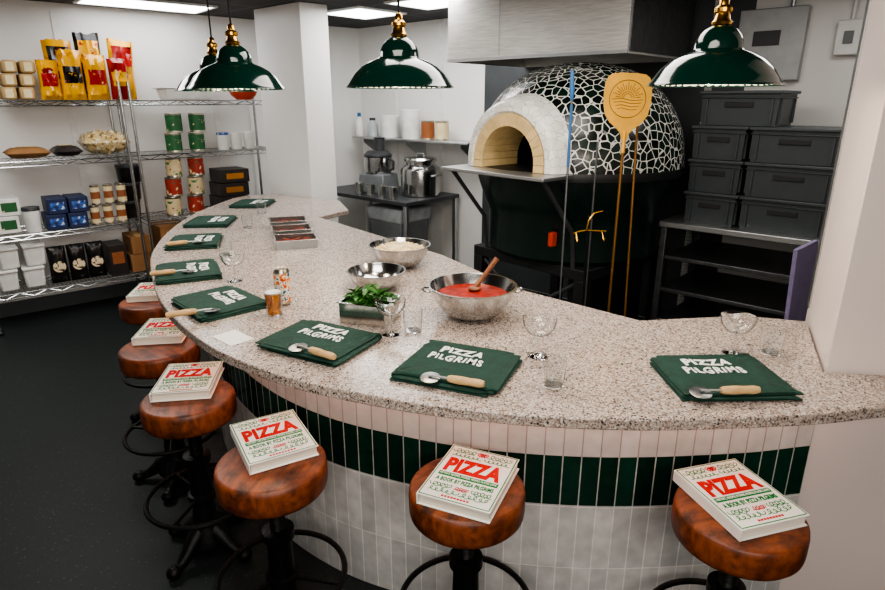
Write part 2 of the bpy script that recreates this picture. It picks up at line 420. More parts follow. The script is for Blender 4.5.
# ------------------------------------------------------------------ room axes
SA = Vector((math.cos(R_(40)), math.sin(R_(40)), 0)); SN = Vector((-SA.y, SA.x, 0)); SP = Vector((-3.36, 4.29, 0)); SRZ = R_(40)
BA = Vector((math.cos(R_(-42)), math.sin(R_(-42)), 0)); BN = Vector((-BA.y, BA.x, 0)); BRZ = R_(-42)
WS = .50
wp = SP+SN*WS
sc_ = (4.6-BN.dot(wp))/BN.dot(SA)
Q0 = wp+SA*sc_
CZ = 2.45
def sh(s, d, z): p = SP+SA*s+SN*d; return Vector((p.x, p.y, z))
def shx(X, d, z): s = on_line(SP+SN*d, SA, X, z); return sh(s, d, z)
def bw(s, d, z): p = Q0+BA*s-BN*d; return Vector((p.x, p.y, z))
def bws(X, d, z): return on_line(Q0-BN*d, BA, X, z)
def bwx(X, d, z): return bw(bws(X, d, z), d, z)

# ------------------------------------------------------------------ the setting
struct('floor', add_box(BM(), (-.5, 3, -.05), (11, 11, .1)), 'floor')
struct('ceiling', add_box(BM(), (-.5, 3, CZ+.05), (11, 11, .1)), 'ceiling')
c = wp+SA*(sc_-3); struct('wall_left', add_box(BM(), (c.x+SN.x*.05, c.y+SN.y*.05, CZ/2), (6.2, .1, CZ-.002), SRZ), 'wall')
c = Q0+BA*2.6+BN*.05; struct('wall_back', add_box(BM(), (c.x, c.y, CZ/2), (5.2, .1, CZ-.002), BRZ), 'wall')
c = wp+SA*(sc_-3)-SN*.008; struct('baseboard_left', add_box(BM(), (c.x, c.y, .06), (6.0, .014, .118), SRZ), 'skirt')
n = 0
for s in (-.4, .8, 2.0):
    n += 1; p = sh(s, WS-.004, CZ/2); struct('trim_%d' % n, add_box(BM(), p, (.05, .006, CZ-.13), SRZ), 'white')
for s in (.55, 1.2, 3.75):
    n += 1; p = bw(s, .004, CZ/2); struct('trim_%d' % n, add_box(BM(), p, (.05, .006, CZ-.02), BRZ), 'white')
k0 = bws(484, .004, 1.5); k1 = bws(742, .004, 1.7)
p = bw((k0+k1)/2, .004, CZ/2); struct('trim_7', add_box(BM(), p, (k1-k0, .006, CZ-.02), BRZ), 'recess')  # dark sheet added to darken the recess behind oven and crates
pc = Vector((-1.12, 5.15, 0))
pil = [pc, pc+SA*.25, pc+SA*.25-BA*.65, pc-BA*.65]
struct('wall_pillar', add_prism(BM(), [(p.x, p.y) for p in pil], .001, CZ-.001), 'wall', .004)
C0 = Vector((1.19, 1.70)); C1 = Vector((1.45, 2.25))
struct('wall_right', add_prism(BM(), [C0, (2.5, 1.55), (2.7, 2.3), C1], .001, CZ-.001), 'wallw', .004)
dl = (C1-C0).normalized(); nl = Vector((-dl.y, dl.x))
q = C1-dl*.03+nl*.003
struct('trim_8', add_box(BM(), (q.x, q.y, .95+(CZ-.95)/2), (.06, .005, CZ-.952), math.atan2(dl.y, dl.x)), 'steel')

# ------------------------------------------------------------------ counter
outer_c = [(1.7, 1.545), (1.45, 1.505), (1.22, 1.47), (.957, 1.425), (.52, 1.40), (.13, 1.44), (-.205, 1.537), (-.53, 1.69), (-.849, 1.953), (-1.185, 2.39), (-1.515, 3.01), (-1.66, 3.4), (-1.76, 3.8), (-1.82, 4.2), (-1.84, 4.6), (-1.8, 5.15)]
outer = catmull(outer_c, 12)
slab = outer+[Vector(p) for p in ((-1.72, 5.32), (-1.46, 5.42), (-1.13, 5.13), (-.86, 5.02), (-.72, 4.57), (-.89, 4.28), (0, 3.17), (.35, 2.54), (.755, 2.15), (1.17, 2.205), (1.385, 2.14), (1.18, 1.694), (1.7, 1.622))]
CT = .92
o = obj('terrazzo_worktop', add_prism(BM(), slab, CT-.034, CT), 'terrazzo', None, .004)
tag(o, 'curved speckled grey terrazzo worktop of the bar counter', 'worktop')
def offset(P, d):
    out = []
    for i, p in enumerate(P):
        t = (P[min(i+1, len(P)-1)]-P[max(i-1, 0)]).normalized()
        out.append(p+Vector((t.y, -t.x))*d)
    return out
def trim(P): return [p for p in P if p.x < 1.178 and p.y < 4.95]
front = trim(offset(outer, .22))
front = [Vector((1.184, front[0].y+(1.184-front[0].x)*.15))]+front
def strip(P, d0, d1, z0, z1):
    a = offset(P, d0); b = offset(P, d1)
    bm = BM(); uvl = bm.loops.layers.uv.new('UVMap')
    L = [0]
    for i in range(1, len(a)): L.append(L[-1]+(a[i]-a[i-1]).length)
    rows = []
    for i in range(len(a)):
        rows.append([bm.verts.new((a[i].x, a[i].y, z0)), bm.verts.new((a[i].x, a[i].y, z1)), bm.verts.new((b[i].x, b[i].y, z1)), bm.verts.new((b[i].x, b[i].y, z0))])
    def face(vs, uv):
        f = bm.faces.new(vs)
        for l, q in zip(f.loops, uv): l[uvl].uv = q
    for i in range(len(a)-1):
        for k in range(4):
            k2 = (k+1) % 4
            zz = [z0, z1, z1, z0]
            face((rows[i][k], rows[i+1][k], rows[i+1][k2], rows[i][k2]), ((L[i], zz[k]), (L[i+1], zz[k]), (L[i+1], zz[k2]), (L[i], zz[k2])))
    bm.faces.new(rows[0]); bm.faces.new(rows[-1][::-1])
    return bm
base = thing('bar_counter', 'curved bar counter front with a dark green tile band between white tiles', 'bar counter', (0, 0, 0))
obj('lower_tile_band', strip(front, 0, .028, .002, .481), 'tile_grey', base)
obj('green_tile_band', strip(front, 0, .028, .482, .661), 'tile_green', base)
obj('upper_tile_band', strip(front, 0, .028, .662, CT-.036), 'tile_white', base)
core = [p for p in offset(front, .032)][1:]
core = core+[Vector(p) for p in ((-1.05, 4.95), (-.97, 4.3), (-.06, 3.13), (.29, 2.5), (.72, 2.09), (1.13, 2.12), (1.15, 1.75))]
obj('core', add_prism(BM(), core, .003, CT-.036), 'white', base)
obj('light_strip', strip(offset(front, -.08)[1:], 0, .012, CT-.042, CT-.036), 'strip', base)

# ------------------------------------------------------------------ stools
def leg_bm(a):
    ca, sa = math.cos(a), math.sin(a)
    P = [(.04, .10), (.075, .082), (.11, .052), (.14, .034), (.165, .027), (.185, .026)]
    bm = add_tube(BM(), [(r*ca, r*sa, z) for r, z in P], [.034, .032, .026, .021, .02, .022], 10)
    add_blob(bm, (.18*ca, .18*sa, .0255), .025, (1.15, 1.15, 1), 12)
    return bm
def make_stool(label, loc, rz):
    t = thing('bar_stool', label, 'stool', loc, rz, 'bar stools round the counter')
    obj('seat', add_lathe(BM(), [(0, .590), (.148, .590), (.158, .593), (.164, .601), (.166, .615), (.166, .660), (.164, .672), (.159, .678), (.150, .680), (.06, .679), (0, .679)], 48), 'seat', t)
    obj('seat_plate', add_lathe(BM(), [(0, .564), (.035, .564), (.1, .582), (.1, .590), (0, .590)], 24), 'iron', t)
    scr = [(0, .42)]
    z = .42
    while z < .556: scr += [(.021, z), (.025, z+.004), (.021, z+.008)]; z += .008
    obj('screw', add_lathe(BM(), scr+[(0, z)], 16), 'iron', t)
    obj('column', add_lathe(BM(), [(0, .03), (.07, .03), (.085, .05), (.08, .075), (.062, .11), (.046, .16), (.041, .24), (.052, .243), (.052, .267), (.041, .27), (.038, .40), (.050, .405), (.050, .435), (.036, .44), (0, .44)], 24), 'iron', t)
    obj('foot_ring', add_tube(BM(), ring_pts(.2, .255, 48), .0095, 8, True), 'iron', t)
    for k in range(3):
        a = 2*PI*k/3+.5
        obj('ring_brace', add_cyl(BM(), (.045*math.cos(a), .045*math.sin(a), .255), (.195*math.cos(a), .195*math.sin(a), .255), .008, n=8), 'iron', t)
    for k in range(4): obj('leg', leg_bm(PI/2*k+PI/4), 'iron', t)
    return t
SZ = .68
spx = [(740, 510), (467, 485), (271, 461), (188, 396), (159, 346), (152, 300)]
slab_ = ['round brown wooden bar stool nearest the right wall, foremost at right', 'round wooden bar stool in the middle of the tiled counter front',
         'round wooden bar stool below the white card, third from the right wall', 'round wooden bar stool left of the counter with its whole iron foot ring showing',
         'round wooden bar stool near the left bend of the counter, second farthest', 'farthest bar stool, mostly hidden at the left end of the counter']
st0 = None; SXY = []
for i, (X, Y) in enumerate(spx):
    p = px(X, Y, SZ); SXY.append(p)
    if st0 is None: st0 = make_stool(slab_[0], (p.x, p.y, 0), .3)
    else: dup(st0, (p.x, p.y, 0), .3+i*.55, slab_[i])

# ------------------------------------------------------------------ books
def make_book(label, loc, rz):
    w, d, h = .21, .265, .034
    t = thing('book', label, 'book', loc, rz, 'hardback books on the stools')
    bm = BM(); add_box(bm, (0, 0, .0015), (w, d, .003)); add_box(bm, (0, 0, h-.0015), (w, d, .003)); add_box(bm, (-w/2+.002, 0, h/2), (.004, d, h-.006))
    obj('cover', bm, 'cover', t, .001)
    obj('pages', add_box(BM(), (.001, 0, h/2), (w-.012, d-.012, h-.0062)), 'pages', t)
    z = h+.0005
    text_part('title', 'PIZZA', .168, .068, .0, .030, z, 'red', t, bold=.05, space=1.06)
    obj('subtitle_strip', add_box(BM(), (0, -.0185, z-.0001), (.176, .017, .0006)), 'green', t)
    text_part('subtitle', 'HISTORY, RECIPES, STORIES, PEOPLE, PLACES, LOVE', .168, .0095, .0, -.0185, z+.0004, 'cover', t, bold=.012, thick=.0006)
    text_part('author_line', 'A BOOK BY PIZZA PILGRIMS', .168, .017, .0, -.044, z, 'green', t, bold=.014, space=1.05)
    def ln(P, m='green', r=.0012):
        bm = BM(); n = len(P); vs = []
        for i in range(n):
            a = Vector(P[max(i-1, 0)]); b = Vector(P[min(i+1, n-1)]); d_ = (b-a)
            d_ = d_.normalized() if d_.length > 1e-6 else Vector((1, 0))
            nn = Vector((-d_.y, d_.x))*r; c_ = Vector(P[i])
            vs.append([bm.verts.new((c_.x+nn.x, c_.y+nn.y, z)), bm.verts.new((c_.x-nn.x, c_.y-nn.y, z)), bm.verts.new((c_.x-nn.x, c_.y-nn.y, z+.0003)), bm.verts.new((c_.x+nn.x, c_.y+nn.y, z+.0003))])
        for i in range(n-1):
            for k in range(4): bm.faces.new((vs[i][k], vs[i][(k+1) % 4], vs[i+1][(k+1) % 4], vs[i+1][k]))
        bm.faces.new(vs[0]); bm.faces.new(vs[-1][::-1])
        obj('drawing', bm, m, t, smooth=False)
    rnd = random.Random(12)
    def loops(x0, x1, y0, amp, k, m='green'):
        ph = rnd.uniform(0, 6); n = 44
        ln([(x0+(x1-x0)*q/n+amp*.9*math.cos(q*k+ph), y0+amp*math.sin(q*k+ph)+amp*.3*math.sin(q*.37)) for q in range(n+1)], m)
    loops(-.086, -.022, .105, .009, .75); loops(.022, .086, .105, .009, .68); loops(-.084, .0, .082, .0055, .9); loops(.012, .086, .083, .0055, .82)
    loops(-.012, .012, .106, .008, .8, 'red')
    loops(-.086, -.03, -.072, .008, .72); loops(.035, .086, -.072, .008, .8); loops(-.086, .0, -.094, .007, .78); loops(.008, .086, -.094, .008, .7)
    loops(-.015, .02, -.073, .006, .85, 'red')
    ln([(-.1, .127), (.1, .127)], r=.0015); ln([(-.1, -.127), (.1, -.127)], r=.0015); ln([(-.1, .127), (-.1, -.127)], r=.0015); ln([(.1, .127), (.1, -.127)], r=.0015)
    bm = BM()
    for k in range(9): add_box(bm, (-.036+.009*k, -.114, z+.0004), (.0065, .006, .0008))
    obj('small_print', bm, 'red', t)
    return t
bq = [((737, 525), (808, 509)), ((419, 494), (491, 514)), ((243, 456), (326, 433)), ((142, 387), (219, 382)), ((131, 331), (190, 328)), ((128, 293), (168, 291))]
bl = ['white cookbook on the stool nearest the right wall, turned towards the left', 'white cookbook on the middle stool, its top edge tilted to the right', 'white cookbook on the third stool from the right wall',
      'white cookbook on the left stool whose foot ring shows fully', 'white cookbook lying on the second farthest stool', 'white cookbook at the far left end of the counter, on the farthest stool']
bk = None
for i, (a, b) in enumerate(bq):
    A = px(a[0], a[1], SZ+.034); Bv = px(b[0], b[1], SZ+.034)
    dv = (Bv-A); ang = math.atan2(dv.y, dv.x)
    mid = (A+Bv)/2+Vector((-math.sin(ang), math.cos(ang), 0))*.1325
    s_ = SXY[i]; mid = mid*.6+s_*.4
    loc = (mid.x, mid.y, SZ+.0005)
    if bk is None: bk = make_book(bl[0], loc, ang)
    else: dup(bk, loc, ang, bl[i])

# ------------------------------------------------------------------ aprons
def cloth_bm(w, d, h, seed, layers=3):
    rnd = random.Random(seed); bm = BM(); N = 72
    for L in range(layers):
        hh = h/layers; z0 = L*hh
        ox, oy = rnd.uniform(-.007, .007), rnd.uniform(-.007, .007)
        ww = w*(1-.03*rnd.random()); dd = d*(1-.05*rnd.random())
        ph = [rnd.uniform(0, 6.28) for _ in range(4)]
        rings = []
        top = L == layers-1
        for ins, z in ((.004, z0+.0003), (0, z0+hh*.25), (-.001, z0+hh*.5), (0, z0+hh*.75), (.005, z0+hh), (.022, z0+hh), (.05, z0+hh), (.10, z0+hh)):
            ring = []
            for i in range(N):
                a = 2*PI*(i+.5)/N; cs, sn = math.cos(a), math.sin(a); e = 2/15
                x = math.copysign(abs(cs)**e, cs); y = math.copysign(abs(sn)**e, sn)
                j = .006*math.sin(3*a+ph[0])+.0035*math.sin(7*a+ph[1])
                zz = z+(.0018*math.sin(5*a+ph[2])-.001 if top and ins in (.022, .005) else 0)
                ring.append(bm.verts.new((ox+x*(ww/2-ins+j), oy+y*(dd/2-ins+j), zz)))
            rings.append(ring)
        for a, b in zip(rings, rings[1:]):
            for i in range(N): bm.faces.new((a[i], a[(i+1) % N], b[(i+1) % N], b[i]))
        bm.faces.new(rings[0][::-1]); bm.faces.new(rings[-1])
    return bm
AH = .022
def make_apron(label, loc, rz, w=.335, d=.285, seed=1):
    t = thing('folded_apron', label, 'apron', loc, rz, 'folded aprons along the counter')
    obj('cloth', cloth_bm(w, d, AH, seed), 'cloth', t)
    text_part('lettering', 'PIZZA', .145, .052, -.012, .078, AH+.0012, 'print', t, bold=.038, space=1.12, wob=.13)
    text_part('lettering', 'PiLGRIMS', .182, .050, -.012, .021, AH+.0012, 'print', t, bold=.034, space=1.2, wob=.12)
    bm = add_tube(BM(), [(-w/2+.02, -d/2+.014, AH-.0002), (w/2-.02, -d/2+.014, AH-.0002)], .0015, 6)
    obj('hem', bm, 'cloth', t)
    return t
aps = [((.835, 1.635), 2, 'folded green printed apron at the right end of the counter by the wall'), ((.045, 1.712), -23, 'folded green printed apron in front of the tomato sauce bowl'),
       ((-.42, 1.915), -28, 'folded green printed apron in front of the pan of basil'), ((-.915, 2.325), -46, 'folded green printed apron left of the drink can'),
       ((-1.235, 2.80), -65, 'folded green apron at the left tip of the counter, beyond the can'), ((-1.45, 3.44), -76, 'folded green apron third from the pillar on the far counter arm'),
       ((-1.58, 4.05), -84, 'folded green apron second from the pillar on the far counter arm'), ((-1.52, 4.80), -90, 'farthest folded green apron, beside the white pillar')]
a0 = None
for i, ((x, y), r, lb) in enumerate(aps):
    if i < 4:
        a0 = make_apron(lb, (x, y, CT+.0004), R_(r), seed=3+i)
    else: dup(a0, (x, y, CT+.0004), R_(r), lb)

# ------------------------------------------------------------------ pizza cutters
def make_cutter(label, loc, rz):
    t = thing('pizza_cutter', label, 'pizza cutter', loc, rz, 'pizza cutters on the aprons')
    Mh = Matrix.Translation((0, 0, .0125)) @ Matrix.Rotation(PI/2, 4, 'Y')
    obj('handle', add_lathe(BM(), [(0, .055), (.008, .055), (.011, .063), (.0125, .095), (.011, .12), (.012, .148), (.009, .163), (0, .165)], 16, Mh), 'handle', t)
    Mw = Matrix.Translation((0, 0, .007)) @ Matrix.Rotation(R_(7), 4, 'X')
    obj('wheel', add_lathe(BM(), [(0, -.0008), (.027, -.0008), (.030, 0), (.027, .0008), (0, .0008)], 40, Mw), 'pansteel', t)
    obj('hub', add_lathe(BM(), [(0, -.004), (.006, -.004), (.006, .004), (0, .004)], 20, Mw), 'darkgrey', t)
    obj('fork', add_tube(BM(), [(0, 0, .0125), (.03, 0, .0135), (.05, 0, .013), (.057, 0, .0125)], .0034, 8), 'steel', t)
    return t
cts = [((701, 391), (765, 390), 'pizza cutter with pale wooden handle on the rightmost apron'), ((430, 376), (474, 383), 'pizza cutter with wooden handle on the apron before the sauce bowl'),
       ((298, 346), (333, 357), 'pizza cutter with wooden handle on the apron before the basil pan'), ((212, 309), (184, 313), 'pizza cutter lying on the apron left of the drink can'),
       ((188, 270), (160, 273), 'pizza cutter on the apron at the left tip of the counter'), ((198, 241), (178, 243), 'pizza cutter on the third apron from the pillar')]
c0 = None
for a, b, lb in cts:
    A = px(a[0], a[1], CT+AH+.014); Bv = px(b[0], b[1], CT+AH+.014); dv = Bv-A; ang = math.atan2(dv.y, dv.x)
    loc = (A.x, A.y, CT+AH+.0027)
    if c0 is None: c0 = make_cutter(lb, loc, ang)
    else: dup(c0, loc, ang, lb)

# ------------------------------------------------------------------ bowls and food
def bowl_prof(R, h, k=.006):
    return [(0, 0), (R*.42, 0), (R*.70, h*.22), (R*.90, h*.6), (R*.985, h*.98), (R*1.03, h), (R*1.03, h+.003), (R*.98, h+.003), (R*.96, h*.97), (R*.875, h*.62), (R*.68, h*.27), (R*.40, k), (0, k)]
def scatter(bm, R, z, n, rnd, mound=.02):
    for _ in range(n):
        a = rnd.uniform(0, 6.28); r = R*math.sqrt(rnd.random()); zz = z+mound*(1-(r/R)**2)
        T = Matrix.Translation((r*math.cos(a), r*math.sin(a), zz)) @ Matrix.Rotation(rnd.uniform(0, 6), 4, 'Z') @ Matrix.Rotation(rnd.uniform(-.6, .6), 4, 'X')
        add_box(bm, (0, 0, 0), (rnd.uniform(.015, .035), .006, .005), Mx=T)
p = px(472, 316, CT); sb = p
t = thing('mixing_bowl', 'large steel mixing bowl holding tomato sauce', 'bowl', (p.x, p.y, CT+.0005), 0)
obj('bowl_body', add_lathe(BM(), bowl_prof(.166, .125), 56), 'bowl', t)
for sx in (-1, 1):
    obj('handle', add_tube(BM(), [(sx*.160, -.028, .105), (sx*.186, -.022, .108), (sx*.192, 0, .109), (sx*.186, .022, .108), (sx*.160, .028, .105)], .004, 8), 'bowl', t)
rnd = random.Random(4)
o = obj('tomato_sauce', add_lathe(BM(), [(0, .08), (.135, .08), (.139, .088), (.13, .092), (.1, .090), (.06, .093), (.02, .09), (0, .091)], 48), 'sauce', None, loc=(p.x, p.y, CT+.001))
tag(o, 'red tomato sauce filling the large steel bowl', 'sauce', kind='stuff')
a = Vector((sb.x+.01, sb.y+.04, CT+.10)); b = Vector((sb.x+.10, sb.y+.10, CT+.205))
bm = add_tube(BM(), [a, a.lerp(b, .4), a.lerp(b, .8), b], [.012, .009, .010, .011], 10); add_blob(bm, a, .022, (1.2, 1, .45), 12)
tag(obj('wooden_spoon', bm, 'spoon'), 'brown wooden spoon standing in the tomato sauce', 'spoon')

p = px(400, 266, CT)
t = thing('mixing_bowl', 'steel bowl heaped with grated cheese, farther back than the sauce bowl', 'bowl', (p.x, p.y, CT+.0005), 0)
obj('bowl_body', add_lathe(BM(), bowl_prof(.152, .11), 48), 'bowl', t)
bm = add_lathe(BM(), [(0, .07), (.122, .07), (.128, .085), (.09, .098), (.04, .112), (0, .114)], 32); scatter(bm, .115, .092, 160, rnd, .022)
tag(obj('grated_cheese', bm, 'cheese', loc=(p.x, p.y, CT+.001)), 'pale grated cheese heaped in the rear steel bowl', 'cheese', kind='stuff')

p = px(377, 289, CT)
t = thing('mixing_bowl', 'empty small steel bowl behind the pan of basil', 'bowl', (p.x, p.y, CT+.0005), 0)
obj('bowl_body', add_lathe(BM(), bowl_prof(.126, .085), 48), 'bowl', t)
obj('base_rim', add_tube(BM(), ring_pts(.052, .003, 32), .0025, 6, True), 'steel', t)

def make_pan(label, loc, rz, w=.176, d=.162, h=.09, name='gastro_pan', group=None, m='pansteel'):
    t = thing(name, label, 'pan', loc, rz, group)
    bm = BM()
    for sx in (-1, 1):
        add_box(bm, (sx*(w/2-.008), 0, h/2), (.003, d-.016, h)); add_box(bm, (0, sx*(d/2-.008), h/2), (w-.016, .003, h))
    add_box(bm, (0, 0, .002), (w-.018, d-.018, .004))
    obj('pan_body', bm, m, t)
    bm = BM()
    for sx in (-1, 1):
        add_box(bm, (sx*(w/2-.004), 0, h+.001), (.012, d, .003)); add_box(bm, (0, sx*(d/2-.004), h+.001), (w, .012, .003))
    obj('rim', bm, 'brightsteel', t, .001)
    return t
p = px(371, 319, CT)
make_pan('steel pan filled with fresh basil leaves', (p.x, p.y, CT+.0005), R_(-20), .2, .165, .08, m='brightsteel')
bm = BM(); rnd = random.Random(9)
for k in range(150):
    a = rnd.uniform(0, 6.28); r = .082*math.sqrt(rnd.random()); L = rnd.uniform(.03, .052); w = L*.55
    T = Matrix.Translation((r*math.cos(a)*1.0, r*math.sin(a)*.78, rnd.uniform(.086, .112)-r*.12)) @ Matrix.Rotation(rnd.uniform(0, 6.28), 4, 'Z') @ Matrix.Rotation(rnd.uniform(-.6, .3), 4, 'Y') @ Matrix.Rotation(rnd.uniform(-.5, .5), 4, 'X')
    P = [(0, 0, 0), (L*.3, w*.42, .004), (L*.65, w*.4, .003), (L, 0, -.005), (L*.65, -w*.4, .003), (L*.3, -w*.42, .004), (L*.5, 0, -.003)]
    v = [bm.verts.new(T @ Vector(q)) for q in P]
    for i in range(6): bm.faces.new((v[i], v[(i+1) % 6], v[6]))
add_box(bm, (0, 0, .042), (.16, .13, .064))
tag(obj('basil_leaves', bm, 'leaf', loc=(p.x, p.y, CT+.003), rz=R_(-20)), 'fresh green basil leaves heaped in the steel pan', 'basil', kind='stuff')
pans = [((-.845, 3.38), 'nearest of the small steel pans of sliced toppings'), ((-.935, 3.655), 'middle of the small steel pans of sliced toppings'), ((-1.025, 3.93), 'farthest of the small steel pans of sliced toppings')]
for i, ((x, y), lb) in enumerate(pans):
    make_pan(lb, (x, y, CT+.0005), R_(18), .24, .19, .05, group='topping pans on the far arm')
    bm = BM(); rnd = random.Random(20+i)
    add_box(bm, (0, 0, .012), (.21, .16, .014))
    for k in range(26):
        T = Matrix.Translation((rnd.uniform(-.075, .075), rnd.uniform(-.05, .05), .022+rnd.uniform(0, .012))) @ Matrix.Rotation(rnd.uniform(-.3, .3), 4, 'X') @ Matrix.Rotation(rnd.uniform(-.3, .3), 4, 'Y')
        add_lathe(bm, [(0, -.0015), (.02, -.0015), (.02, .0015), (0, .0015)], 12, T)
    tag(obj('sliced_topping', bm, 'meat', loc=(x, y, CT+.002), rz=R_(18)), ['reddish sliced topping in the nearest small pan', 'reddish sliced topping in the middle small pan', 'reddish sliced topping in the farthest small pan'][i], 'topping', kind='stuff')

# glasses
def make_coupe(label, loc):
    t = thing('coupe_glass', label, 'glass', loc, 0, 'stemmed glasses on the counter')
    obj('bowl', add_lathe(BM(), [(0, .072), (.012, .074), (.036, .086), (.05, .108), (.0545, .13), (.0555, .13), (.0525, .107), (.038, .0838), (.014, .0705), (0, .069)], 40), 'glass', t)
    obj('stem', add_lathe(BM(), [(0, 0), (.034, 0), (.035, .0015), (.012, .005), (.0045, .012), (.004, .05), (.006, .066), (.010, .0695), (0, .0688)], 32), 'glass', t)
    return t
def make_tumbler(label, loc):
    o = obj('tumbler', add_lathe(BM(), [(0, 0), (.029, 0), (.031, .002), (.036, .088), (.0347, .088), (.0295, .008), (0, .008)], 32), 'glass', None, loc=loc)
    return tag(o, label, 'glass', 'water tumblers on the counter')
cps = [((733, 353), 'stemmed coupe glass behind the rightmost apron'), ((538, 356), 'stemmed coupe glass right of the sauce bowl'), ((391, 334), 'stemmed coupe glass in front of the basil pan'), ((235, 281), 'stemmed coupe glass behind the drink can, near the counter\'s left tip')]
g0 = None
for (X, Y), lb in cps:
    p = px(X, Y, CT); loc = (p.x, p.y, CT+.0005)
    if g0 is None: g0 = make_coupe(lb, loc)
    else: dup(g0, loc, 0, lb)
tbs = [((770, 354), 'clear tumbler right of the coupe glass by the right wall'), ((553, 386), 'clear tumbler right of the apron before the sauce bowl'), ((413, 332), 'clear tumbler right of the basil pan'), ((226, 258), 'clear tumbler near the left tip of the counter'),
       ((248, 228), 'clear tumbler beside the apron second from the pillar'), ((262, 213), 'farthest clear tumbler, before the pillar')]
g0 = None
for (X, Y), lb in tbs:
    p = px(X, Y, CT); loc = (p.x, p.y, CT+.0005)
    if g0 is None: g0 = make_tumbler(lb, loc)
    else:
        q = g0.copy(); C.objects.link(q); q.location = loc; q['label'] = lb
p = px(284, 304, CT)
t = thing('drink_can', 'tall patterned drink can standing behind the glass of beer', 'can', (p.x, p.y, CT+.0005), 0)
obj('body', add_lathe(BM(), [(0, .004), (.024, 0), (.030, .006), (.033, .014), (.033, .138), (.028, .149), (.0265, .152), (.024, .150), (0, .150)], 32), 'tin', t)
obj('printed_label', add_lathe(BM(), [(.0334, .016), (.0334, .136)], 32), 'canlabel', t)
obj('pull_tab', add_box(BM(), (.006, 0, .1515), (.022, .012, .002)), 'tin', t, .001)
p = px(275, 315, CT)
t = thing('beer_glass', 'glass of amber beer in front of the drink can', 'glass', (p.x, p.y, CT+.0005), 0)
obj('glass_wall', add_lathe(BM(), [(0, 0), (.027, 0), (.029, .002), (.035, .115), (.0337, .115), (.0275, .008), (0, .008)], 32), 'glass', t)
obj('beer', add_lathe(BM(), [(0, .009), (.0268, .009), (.0315, .090), (0, .090)], 32), 'beer', t)
obj('foam', add_lathe(BM(), [(0, .0905), (.0315, .0905), (.0318, .096), (.02, .098), (0, .098)], 32), 'paper', t)
p = px(233, 338, CT)
tag(obj('paper_card', add_box(BM(), (0, 0, .001), (.13, .09, .0018)), 'paper', None, loc=(p.x, p.y, CT+.0003), rz=R_(-42)), 'small white paper card at the counter edge between two aprons', 'card')

# ------------------------------------------------------------------ pendant lamps
def make_lamp(label, loc):
    t = thing('pendant_lamp', label, 'lamp', loc, 0, 'green enamel pendant lamps over the counter')
    k = [(.182, 0), (.1825, .004), (.176, .010), (.168, .022), (.152, .045), (.128, .067), (.100, .083), (.074, .092), (.067, .097), (.065, .112), (.063, .120), (.056, .134), (.045, .147), (.032, .156), (.024, .160)]
    obj('shade', add_lathe(BM(), k+[(0, .161), (0, .158)]+[(r-.003, z-.0025) for r, z in reversed(k[2:])]+[(.179, .0)], 56), 'enamel', t)
    obj('shade_rim', add_tube(BM(), ring_pts(.181, .001, 56), .0025, 6, True), 'enamel', t)
    ki = [(.1775, .002), (.164, .018), (.148, .0405), (.124, .0625), (.097, .0785), (.07, .088), (.0, .089)]
    obj('reflector', add_lathe(BM(), ki, 48), 'enamelw', t)
    obj('cap', add_lathe(BM(), [(0, .161), (.026, .161), (.028, .168), (.022, .174), (.018, .19), (.024, .194), (.024, .204), (.014, .212), (.012, .228), (.006, .234), (0, .235)], 24), 'brass', t)
    obj('bulb', add_lathe(BM(), [(0, .03), (.018, .034), (.027, .048), (.024, .064), (.014, .078), (.012, .0875), (0, .0875)], 20), 'bulb', t)
    obj('cord', add_cyl(BM(), (0, 0, .234), (0, 0, CZ-loc[2]-.022), .004, n=8), 'cord', t)
    obj('ceiling_rose', add_lathe(BM(), [(0, CZ-loc[2]-.024), (.04, CZ-loc[2]-.024), (.05, CZ-loc[2]-.001), (0, CZ-loc[2]-.001)], 24), 'brass', t)
    return t
LZ = 1.76
lamps = [((-.145, 2.17), 'green enamel pendant lamp hanging in the middle, left of the oven'), ((.785, 1.84), 'green enamel pendant lamp at the right, in front of the crates'),
         ((-.80, 2.47), 'green enamel pendant lamp at left, nearer of the left pair'), ((-1.06, 2.98), 'green enamel pendant lamp at left, partly behind the nearer one')]
l0 = None
for (x, y), lb in lamps:
    if l0 is None: l0 = make_lamp(lb, (x, y, LZ))
    else: dup(l0, (x, y, LZ), 0, lb)

# ------------------------------------------------------------------ pizza oven
OC = Vector((.92, 4.22, 0)); ORZ = -R_(49); OZ = 1.31
ov = thing('pizza_oven', 'domed pizza oven covered in dark mosaic with white grout and an arched mouth', 'oven', (OC.x, OC.y, 0), ORZ)
RO, HO = .70, .645
bm = BM(); add_lathe(bm, [(RO*math.cos(a)**.85, OZ+HO*math.sin(a)) for a in [i*PI/2/30 for i in range(30)]]+[(0, OZ+HO)], 96)
ri = .215; az = OZ+.045
dele = []
for f in bm.faces:
    q = f.calc_center_median()
    if q.y < -.3 and (abs(q.x) < ri+.04 and (q.z < az or math.hypot(q.x, q.z-az) < ri+.04)): dele.append(f)
bmesh.ops.delete(bm, geom=dele, context='FACES')
obj('dome', bm, 'mosaic', ov)
bm = add_lathe(BM(), [(.46*math.cos(a), OZ+.002+.46*math.sin(a)) for a in [i*PI/2/12 for i in range(12)]]+[(0, OZ+.46)], 40)
bmesh.ops.delete(bm, geom=[f for f in bm.faces if f.calc_center_median().y < -.2 and abs(f.calc_center_median().x) < .26 and f.calc_center_median().z < OZ+.3], context='FACES')
obj('inner_chamber', bm, 'soot', ov)
